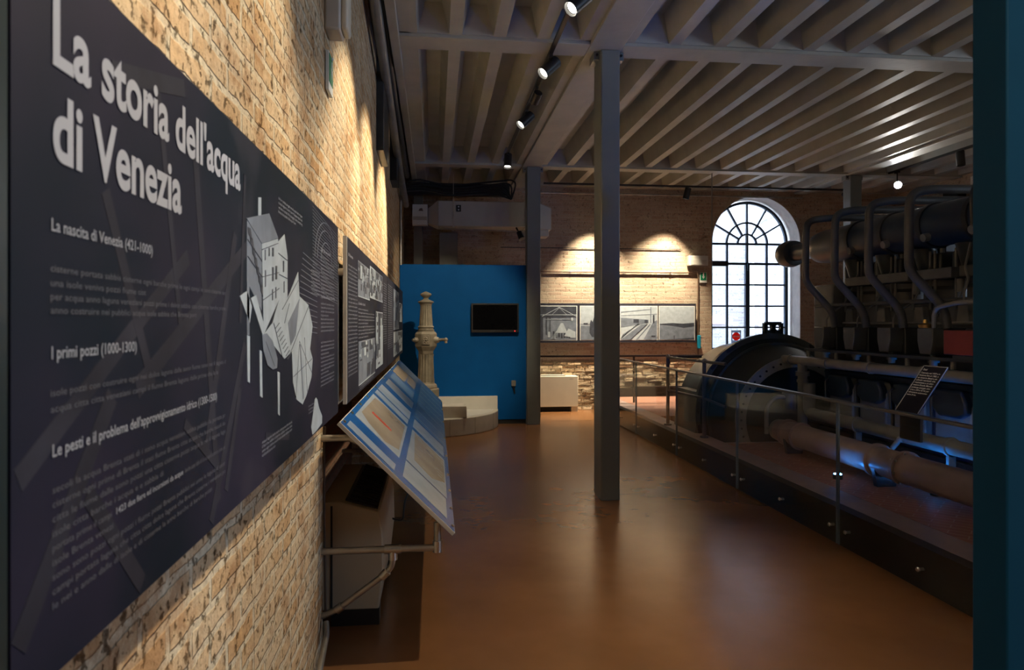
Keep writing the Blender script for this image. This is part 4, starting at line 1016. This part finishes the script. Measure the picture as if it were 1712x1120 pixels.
# glass barrier: panels, joints, fixings, handrail
t = thing('glass_barrier', 'clear glass barrier with steel handrail along the engine platform', 'barrier', (2.88, 6, 0))
GY = [11.35, 9.68, 8.01, 6.345, 4.68, 3.01, 1.62]
for i in range(len(GY) - 1):
    b, a = GY[i] - .008, GY[i+1] + .008
    g = M().box(2.868, a, .02, 2.88, b, 1.03).build('glass_panel', MT['glass'], t, flat=True)
    M().box(2.867, a, .02, 2.881, a+.006, 1.03).box(2.867, b-.006, .02, 2.881, b, 1.03).build('polished_edge', MT['glass_edge'], g)
    for yy in (a + .09, (a + b) / 2, b - .09):
        M().cyl((2.904, yy, .13), (2.88, yy, .13), .010, n=12).cyl((2.867, yy, .13), (2.859, yy, .13), .015, .010, n=16).build('bolt', MT['steel'], g)
M().box(2.852, 1.62, 1.031, 2.896, 11.35, 1.05).build('handrail', MT['dark_steel'], t, bevel=.004)
M().box(2.878, 11.352, .02, 4.9, 11.362, .02+.001).build('end_strip', MT['steel'], t)

# plaque leaning on the rail
t = thing('information_plaque', 'clear leaning plaque with white text on the glass barrier rail', 'sign', (2.86, 3.93, 1.05))
A = Vector((2.86, 4.035, 1.06)); B = Vector((2.86, 3.835, 1.06)); up = Vector((.17, -.03, .275))
vs = [A, B, B + up, A + up]; th = Vector((.006, 0, -.003))
M().add(vs + [v + th for v in vs], [(0,1,2,3),(7,6,5,4),(0,4,5,1),(1,5,6,2),(2,6,7,3),(3,7,4,0)]).build('acrylic_sheet', MT['panel_dark'], t, flat=True)
for p, q in ((A, A + up), (B, B + up), (A + up, B + up)):
    M().tube([p, q], .003, 6).build('sheet_edge', MT['acrylic'], t)
R_ = (B - A).normalized(); U_ = up.normalized(); N_ = R_.cross(U_).normalized()
if N_.x > 0: N_ = -N_
fm = lambda y0, z0: (lambda u, v: tuple(A + R_*(y0+u) + U_*(z0+v) + N_*.001))
m = M(); put_text(m, 'Diesel', fm(.015, .292), .035, .013, .02)
LN = ['Costruito nel 1939 e in', 'funzione fino al 1982, e', 'un motore diesel a sei', 'cilindri verticali che', 'trasmetteva a un alter-', 'natore Ercole Marelli', 'potenza energia elet-', 'trica a 220 e 42 Hz per', "alimentare autonoma-", 'mente 24 ore.']
for k, s in enumerate(LN): put_text(m, s, fm(.012, .270-.0175*k), .165 if k < 9 else .08, .0105, .016)
m.build('lettering', MT['plaque_letter'], t, flat=True)
M().box(2.884, 3.845, .885, 2.90, 4.03, 1.03).build('clamp_plate', MT['black'], t)

# inner tubular railing round the pit
t = thing('pit_railing', 'dark tubular railing around the generator pit', 'railing', (3.05, 8.3, PH))
for (x, y) in ((3.05, 8.83), (3.14, 7.82)):
    p = M().cyl((x, y, PH), (x, y, 1.155), .022).build('post', MT['rail_blue'], t)
    M().cyl((x, y, PH), (x, y, PH+.02), .05).build('foot', MT['rail_blue'], p); M().ball((x, y, 1.16), .03, 12).build('joint_ball', MT['galv'], p)
M().tube(rounded([(3.05, 8.83, 1.15), (3.14, 7.82, 1.15), (3.24, 7.45, 1.14)], .05), .018).build('top_rail', MT['dark_steel'], t)
M().tube(rounded([(3.05, 8.83, .72), (3.14, 7.82, .72), (3.24, 7.45, .66)], .05), .015).build('mid_rail', MT['rail_blue'], t)
m = M().tube([(3.05, 8.83, 1.15), (3.55, 8.95, 1.15)], .018).build('side_rail', MT['rail_blue'], t)
t = thing('rear_railing', 'dark horizontal railing before the rear brick wall', 'railing', (3.4, 11.4, 0))
M().box(1.72, 11.40, 1.03, 5.2, 11.43, 1.06).build('top_rail', MT['engine_brown'], t)
M().box(3.3, 11.40, .50, 5.2, 11.43, .53).build('mid_rail', MT['engine_brown'], t)
for x in (3.35, 5.15): M().box(x-.015, 11.40, PH, x+.015, 11.43, 1.03).build('post', MT['engine_brown'], t)
M().box(1.72, 11.40, 0, 1.75, 11.43, 1.03).build('post', MT['engine_brown'], t)

# ------------------------------------------------------------------ generator
GX, GZ = 4.14, .49
t = thing('generator', 'large round dark green generator at the far end of engine', 'generator', (GX, 8.5, GZ))
M().lathe([(7.62,.60),(7.62,.72),(7.68,.735),(7.95,.80),(8.02,.845),(8.06,.855),(8.06,.88),(8.13,.92)], (GX,0,GZ), 'y', 72).build('front_shroud', MT['gen_dark'], t)
M().ring(.845, .872, 8.03, 8.08, (GX, GZ), 72).build('shroud_lip', MT['gen_green'], t)
M().lathe([(8.13,.78),(8.13,.985),(8.20,.985),(8.20,.90),(8.30,.86),(9.10,.84),(9.14,.78),(9.15,.3)], (GX,0,GZ), 'y', 72).build('stator_housing', MT['gen_green'], t)
o = M().ring(.60, .724, 7.575, 7.60, (GX, GZ), 72).build('bolted_ring', MT['gen_ring'], t)
for k in range(44):
    a = 2*PI*k/44; x, z = GX + .662*math.sin(a), GZ + .662*math.cos(a)
    if z > -.2: M().cyl((x, 7.576, z), (x, 7.568, z), .013, n=8).build('bolt_hole', MT['black'], o)
M().lathe([(7.60,.05),(7.60,.60),(7.62,.60)], (GX,0,GZ), 'y', 48).build('cover_disc', MT['gen_dark'], t)
for k in range(-6, 7):
    if k in (-1, 0, 1): continue
    m = M()
    a = math.radians(k*17); x, z = GX + .955*math.sin(a), GZ + .955*math.cos(a)
    tv = Vector((math.cos(a), 0, -math.sin(a))); c = Vector((x, 8.128, z)); rv = Vector((math.sin(a), 0, math.cos(a)))
    pts = [c - tv*.075 - rv*.012, c - tv*.05 - rv*.02, c + tv*.05 - rv*.02, c + tv*.075 - rv*.012, c + tv*.075 + rv*.012, c + tv*.05 + rv*.02, c - tv*.05 + rv*.02, c - tv*.075 + rv*.012]
    m.prism([(p.x, p.z) for p in pts], 'y', 8.120, 8.129)
    m.build('vent_slot', MT['black'], t)
# lifting lug, two round eyes
m = M()
lx = GX + .02; lz = GZ + .98
for (x0, x1) in ((-.125, -.095), (-.02, .02), (.095, .125)): m.box(lx+x0, 8.14, lz-.02, lx+x1, 8.19, lz+.13)
def eye(cx, cz, r, hw, hh):
    n = 24
    for i in range(n):
        a0, a1 = 2*PI*i/n, 2*PI*(i+1)/n
        def sq(a):
            c, s_ = math.cos(a), math.sin(a); k = min(hw/max(abs(c), 1e-6), hh/max(abs(s_), 1e-6)); return (cx + c*k, cz + s_*k)
        m.prism([(cx+r*math.cos(a0), cz+r*math.sin(a0)), sq(a0), sq(a1), (cx+r*math.cos(a1), cz+r*math.sin(a1))], 'y', 8.14, 8.19)
eye(lx-.0575, lz+.075, .034, .0575, .055); eye(lx+.0575, lz+.075, .034, .0575, .055)
m.box(lx-.125, 8.14, lz-.03, lx+.125, 8.19, lz+.022).box(lx-.10, 8.14, lz+.13, lx+.10, 8.19, lz+.145)
m.build('lifting_lug', MT['gen_dark'], t, flat=True)
for s in (-1, 1): M().hexa([(GX+s*.75, 8.15, .27-.4), (GX+s*1.02, 8.15, .27-.4), (GX+s*1.02, 8.9, .27-.4), (GX+s*.75, 8.9, .27-.4)], [(GX+s*.80, 8.15, .75), (GX+s*.93, 8.15, .75), (GX+s*.93, 8.9, .75), (GX+s*.80, 8.9, .75)]).build('foot', MT['gen_green'], t)
M().lathe([(7.0,.14),(7.60,.14)], (GX+.25,0,GZ+.1), 'y', 24).build('shaft', MT['engine'], t)

# ------------------------------------------------------------------ the engine
t = thing('diesel_engine', 'huge dark multi-cylinder diesel engine on the brick platform', 'engine', (4.7, 5.5, PH))
CY = [6.9 - .53*k for k in range(8)]          # cylinder positions, far to near
YN, YF = 2.7, 7.35
def part(m, name, mn, parent=None, **k): return m.build(name, MT[mn], parent or t, **k)
part(M().box(4.35, YN, PH, 5.4, YF, 1.10), 'crankcase', 'engine_blue', bevel=.02)
part(M().box(4.30, YN, PH, 4.42, YF+.02, .45), 'bedplate', 'engine_dark', bevel=.01)
part(M().box(4.42, YN, 1.10, 5.3, YF, 1.78), 'cylinder_block', 'engine', bevel=.015)
part(M().box(4.30, YN, 1.10, 5.35, YF+.02, 1.17), 'deck_flange', 'engine_dark', bevel=.01)
part(M().box(4.26, YF-.30, 1.15, 5.0, YF+.06, 2.02), 'end_frame', 'engine_light', bevel=.02)
for k, y in enumerate(CY):
    # crankcase door with its dark top cap and handle
    dz = [(y-.19, .50), (y+.19, .50), (y+.205, .62), (y+.205, .92), (y+.16, 1.03), (y-.16, 1.03), (y-.205, .92), (y-.205, .62)]
    d = part(M().prism(dz, 'x', 4.27, 4.35), 'crankcase_door', 'engine_light', bevel=.015)
    M().prism([(y-.20, .86), (y-.12, .82), (y+.10, .82), (y+.19, .88), (y+.19, .95), (y+.15, 1.05), (y-.15, 1.05), (y-.20, .95)], 'x', 4.22, 4.30).build('door_cap', MT['engine_blue'], d, bevel=.02)
    M().tube(rounded([(4.21, y+.12, 1.0), (4.17, y+.12, .98), (4.16, y+.10, .80), (4.20, y+.08, .78)], .02), .012).build('handle', MT['engine_dark'], d)
    # fuel pump box: wide top, tapering foot, dark side block
    p = part(M().prism([(y-.09, 1.56), (y+.09, 1.56), (y+.09, 1.45), (y+.06, 1.34), (y-.06, 1.34), (y-.09, 1.45)], 'x', 4.02, 4.16), 'fuel_pump', 'engine', bevel=.008)
    M().box(4.16, y-.10, 1.32, 4.42, y+.10, 1.56).build('pump_body', MT['engine_dark'], p, bevel=.01)
    M().cyl((4.10, y, 1.34), (4.10, y, 1.24), .030).cyl((4.10, y, 1.29), (4.10, y, 1.27), .045).build('pump_stem', MT['engine_light'], p)
    # cylinder liner & head
    c = part(M().lathe([(1.62,.20),(1.66,.22),(1.70,.20),(1.90,.20),(1.93,.235),(1.98,.235)], (4.66, y, 0), n=24), 'cylinder', 'engine')
    h = part(M().box(4.42, y-.20, 1.98, 4.95, y+.20, 2.22), 'cylinder_head', 'engine_dark', bevel=.02)
    M().box(4.52, y-.12, 2.22, 4.85, y+.12, 2.36).build('rocker_cover', MT['engine_brown'], h, bevel=.02)
    for dy in (-.16, .16): M().cyl((4.47, y+dy, 2.22), (4.47, y+dy, 2.26), .022, n=6).build('nut', MT['engine_light'], h)
    # rods, valve and injector lines
    for dy in (-.16, -.10, .12): part(M().cyl((4.40, y+dy, 1.72), (4.40, y+dy, 2.24), .011, n=8), 'push_rod', 'engine_light')
    part(M().cyl((4.36, y+.02, 1.86), (4.36, y+.02, 1.97), .028, n=12), 'indicator_valve', 'engine_light')
    part(M().tube(rounded([(4.08, y-.05, 1.56), (4.08, y-.05, 1.66), (4.25, y-.10, 1.80), (4.38, y-.12, 2.10)], .05), .008, 6), 'injector_line', 'engine_light')
    part(M().prism([(y-.07, 1.60), (y+.07, 1.60), (y+.05, 1.75), (y-.05, 1.75)], 'x', 4.36, 4.43), 'inspection_cover', 'engine_light', bevel=.006)
    part(M().cyl((4.05, y+.25, 1.235), (4.05, y+.25, 1.30), .020, n=10).cyl((4.05, y+.25, 1.30), (4.05, y+.25, 1.31), .035, n=12), 'drain_cock', 'pipe_grey')
# horizontal bars and thin pipes along the front
for k in range(7):
    part(M().box(4.28, CY[k]-.50, 1.98, 4.36, CY[k]-.06, 2.07), 'walkway_bracket', 'engine', bevel=.006)
part(M().cyl((4.22, YN, 1.79), (4.22, YF-.05, 1.79), .018), 'oil_line', 'engine')
part(M().cyl((4.30, YN, 1.60), (4.30, 6.9, 1.60), .012), 'control_rod', 'engine_light')
part(M().box(4.00, YN, 1.30, 4.34, YF-.2, 1.325), 'pump_shelf', 'engine_dark')
part(M().tube(rounded([(4.02, 5.20, 1.56), (4.02, 5.20, 1.72), (4.02, 4.95, 1.76), (4.02, 2.9, 1.76)], .10), .018), 'return_pipe', 'engine_light')
part(M().lathe([(1.56,.05),(1.585,.055),(1.60,.02),(1.63,.015)], (4.05, 5.34, 0), n=16), 'oil_cup', 'brass')
# exhaust manifold
MX, MZ = 4.36, 2.45
o = part(M().lathe([(YN,.185),(7.30,.185),(7.42,.17),(7.55,.12),(7.62,.10),(8.0,.10)], (MX,0,MZ), 'y', 32), 'exhaust_manifold', 'engine_blue')
M().lathe([(7.98,.10),(8.0,.15),(8.10,.165),(8.20,.155),(8.27,.12),(8.30,.03)], (MX,0,MZ), 'y', 32).build('end_cap', MT['engine_dark'], o)
for k in range(7):
    y = CY[k] - .27
    M().lathe([(y,.20),(y+.05,.20)], (MX,0,MZ), 'y', 32).build('flange', MT['engine_dark'], o)
    M().cyl((MX-.20, y-.12, MZ-.12), (MX-.25, y-.12, MZ-.13), .035, n=12).build('plug', MT['engine_light'], o)
for k, y in enumerate(CY): part(M().cyl((MX+.05, y, MZ-.15), (MX+.12, y, 2.1), .10, n=16), 'exhaust_stub', 'gen_dark')
# arched starting-air pipes
for k in range(4):
    y = CY[k]
    part(M().tube(rounded([(5.0, y-.03, 2.72), (4.05, y-.03, 2.70), (3.87, y-.03, 2.66), (3.86, y-.03, 2.45), (3.86, y-.03, 2.05), (3.90, y-.04, 1.98), (4.10, y-.12, 1.72), (4.13, y-.12, 1.56)], .10, 7), .036, 14), 'air_pipe', 'engine')
for k in range(4, 6):
    y = CY[k] + .15
    part(M().tube(rounded([(4.8, y, 2.78), (4.2, y, 2.76), (4.12, y, 2.60), (4.14, y, 2.28)], .1), .018), 'manifold_clamp', 'engine_dark')
# top gallery
part(M().box(4.86, YN, 2.62, 4.98, YF-.1, 2.74), 'gallery_beam', 'engine_brown', bevel=.01)
for k, y in enumerate(CY): part(M().box(4.6, y-.09, 2.56, 4.9, y-.03, 2.66).box(4.78, y-.05, 2.22, 4.86, y+.03, 2.62), 'gallery_bracket', 'engine_brown')
for k in range(6): part(M().cyl((4.92, CY[k]-.2, 2.74), (4.92, CY[k]-.2, 2.80), .03, n=10), 'lubricator', 'engine_dark')
# long pipes
o = part(M().cyl((4.02, YN, 1.185), (4.02, 7.62, 1.185), .048), 'cooling_pipe', 'pipe_grey')
for y in (7.45, 6.7, 6.0, 5.3, 4.45, 4.2): M().cyl((4.02, y, 1.185), (4.02, y+.03, 1.185), .058).build('collar', MT['pipe_grey'], o)
M().ball((4.02, 4.45, 1.20), .07, 14).cyl((4.02, 4.25, 1.22), (4.02, 4.25, 1.30), .02).build('valve', MT['pipe_grey'], o)
for a in range(1):
    mm_ = M(); ys_ = [(4.02 + .055*math.cos(2*PI*i/16), 4.25 + .055*math.sin(2*PI*i/16), 1.31) for i in range(17)]; mm_.tube(ys_, .008, 6); mm_.build('valve_wheel', MT['steel'], o)
part(M().cyl((4.02, 7.22, PH), (4.02, 7.22, 1.15), .05).cyl((4.02, 7.22, 1.02), (4.02, 7.22, 1.07), .075).cyl((4.02, 7.22, .95), (4.02, 7.22, .98), .06), 'pipe_stanchion', 'engine_light')
o = part(M().tube(rounded([(4.02, 7.08, .95), (4.02, 7.08, .63), (4.02, 6.9, .63), (4.02, YN, .63)], .08), .062, 16), 'water_pipe', 'pipe_grey')
for y in (6.2, 5.0, 4.3): M().cyl((4.02, y, .63), (4.02, y+.03, .63), .075).box(3.99, y, PH, 4.05, y+.03, .60).build('pipe_support', MT['pipe_grey'], o)
M().cyl((3.97, 5.55, .60), (3.85, 5.60, .42), .022).cyl((3.99, 5.54, .62), (3.965, 5.55, .59), .03).build('branch', MT['engine_light'], o)
o = part(M().cyl((3.68, YN, .455), (3.68, 7.02, .455), .118, n=32), 'main_pipe', 'pipe_pink')
for y in (6.86, 6.62, 5.40, 5.05, 4.12, 3.9): M().cyl((3.68, y, .455), (3.68, y+.035, .455), .140, n=32).build('flange', MT['pipe_pink'], o)
for y in (5.05,):
    for k in range(8):
        a = 2*PI*k/8 + .2; M().cyl((3.68+.125*math.cos(a), y-.012, .455+.125*math.sin(a)), (3.68+.125*math.cos(a), y+.05, .455+.125*math.sin(a)), .011, n=6).build('bolt', MT['steel'], o)
M().lathe([(7.02,.118),(7.10,.11),(7.12,.09),(7.13,.02)], (3.68,0,.455), 'y', 28).build('end_cap', MT['pipe_grey'], o)
for y in (6.75, 5.3, 4.1, 3.1): M().hexa([(3.60, y, PH), (3.76, y, PH), (3.76, y+.05, PH), (3.60, y+.05, PH)], [(3.57, y, .42), (3.79, y, .42), (3.79, y+.05, .42), (3.57, y+.05, .42)]).build('saddle', MT['engine_dark'], o)
M().cyl((3.68, 4.25, .56), (3.68, 4.25, .64), .02).cyl((3.64, 4.25, .64), (3.72, 4.25, .64), .012).build('tap', MT['steel'], o)
part(M().tube(rounded([(3.78, 7.05, .80), (3.62, 7.05, .82), (3.52, 7.05, .70), (3.52, 7.05, .42)], .08), .022), 'bypass_pipe', 'pipe_grey')
part(M().cyl((3.78, 7.05, .68), (3.78, 7.05, .84), .06).cyl((3.78, 7.05, .84), (3.78, 7.05, .86), .075), 'filter_pot', 'engine_blue')
part(M().box(4.0, YN, PH, 4.3, 6.9, .33), 'drip_tray', 'engine_dark')
# red governor box with brass cylinder and spring row
o = part(M().box(3.88, 3.2, 1.36, 4.02, 4.92, 1.545), 'control_box', 'engine_red', bevel=.006)
M().cyl((3.98, 3.2, 1.585), (3.98, 4.72, 1.585), .028).build('brass_rod', MT['copper'], o)
M().box(3.9, 3.2, 1.33, 4.0, 4.85, 1.355).build('dark_rail', MT['engine_dark'], o)  # dark bar along the underside of the control box
for k in range(10):
    y = 4.62 - k*.055
    part(M().tube(rounded([(4.02, y, 1.58), (4.02, y, 1.66+.006*k), (4.06, y-.02, 1.70+.006*k), (4.10, y-.02, 1.62)], .03, 4), .008, 6), 'spring_line', 'engine_light')
for y in (5.15, 4.62, 4.3): part(M().tube(rounded([(4.30, y, 2.25), (4.25, y, 2.05), (4.28, y, 1.95), (4.20, y-.05, 1.85), (4.20, y-.05, 1.78)], .03), .010, 6), 'small_line', 'engine_light')

# ------------------------------------------------------------------ blue accent lamps of the display
def floor_led(loc, target, energy, label, cone=120, r=.04):
    t = thing('floor_led', label, 'floor lamp', loc, 'blue floor lamps at the engine')
    M().cyl(loc, (loc[0], loc[1], loc[2]+.04), r, n=20).build('housing', MT['black'], t)
    M().cyl((loc[0], loc[1], loc[2]+.04), (loc[0], loc[1], loc[2]+.044), r*.8, n=20).build('lens', MT['led_blue'], t)
    lo = lamp('beam', 'SPOT', (0, 0, .06), energy, BLUE, spot_size=math.radians(cone), spot_blend=.8, shadow_soft_size=.03)
    lo.rotation_euler = (Vector(target) - Vector(loc)).to_track_quat('-Z', 'Y').to_euler(); lo.parent = t
floor_led((3.45, 5.62, PH), (3.2, 5.0, 1.8), 1.5, 'small glowing blue floor lamp beside the big pink-grey pipe')
floor_led((4.1, 2.45, PH), (4.2, 5.0, 3.4), 100, 'blue floor lamp at the near end of the engine', 110)
#floor_led((3.40, 7.25, PH), (3.9, 8.0, .9), 1.2, 'small blue floor lamp before the round generator')
floor_led((3.88, 5.0, PH), (4.0, 5.8, 1.3), 6, 'small blue floor lamp between the two lower engine pipes')
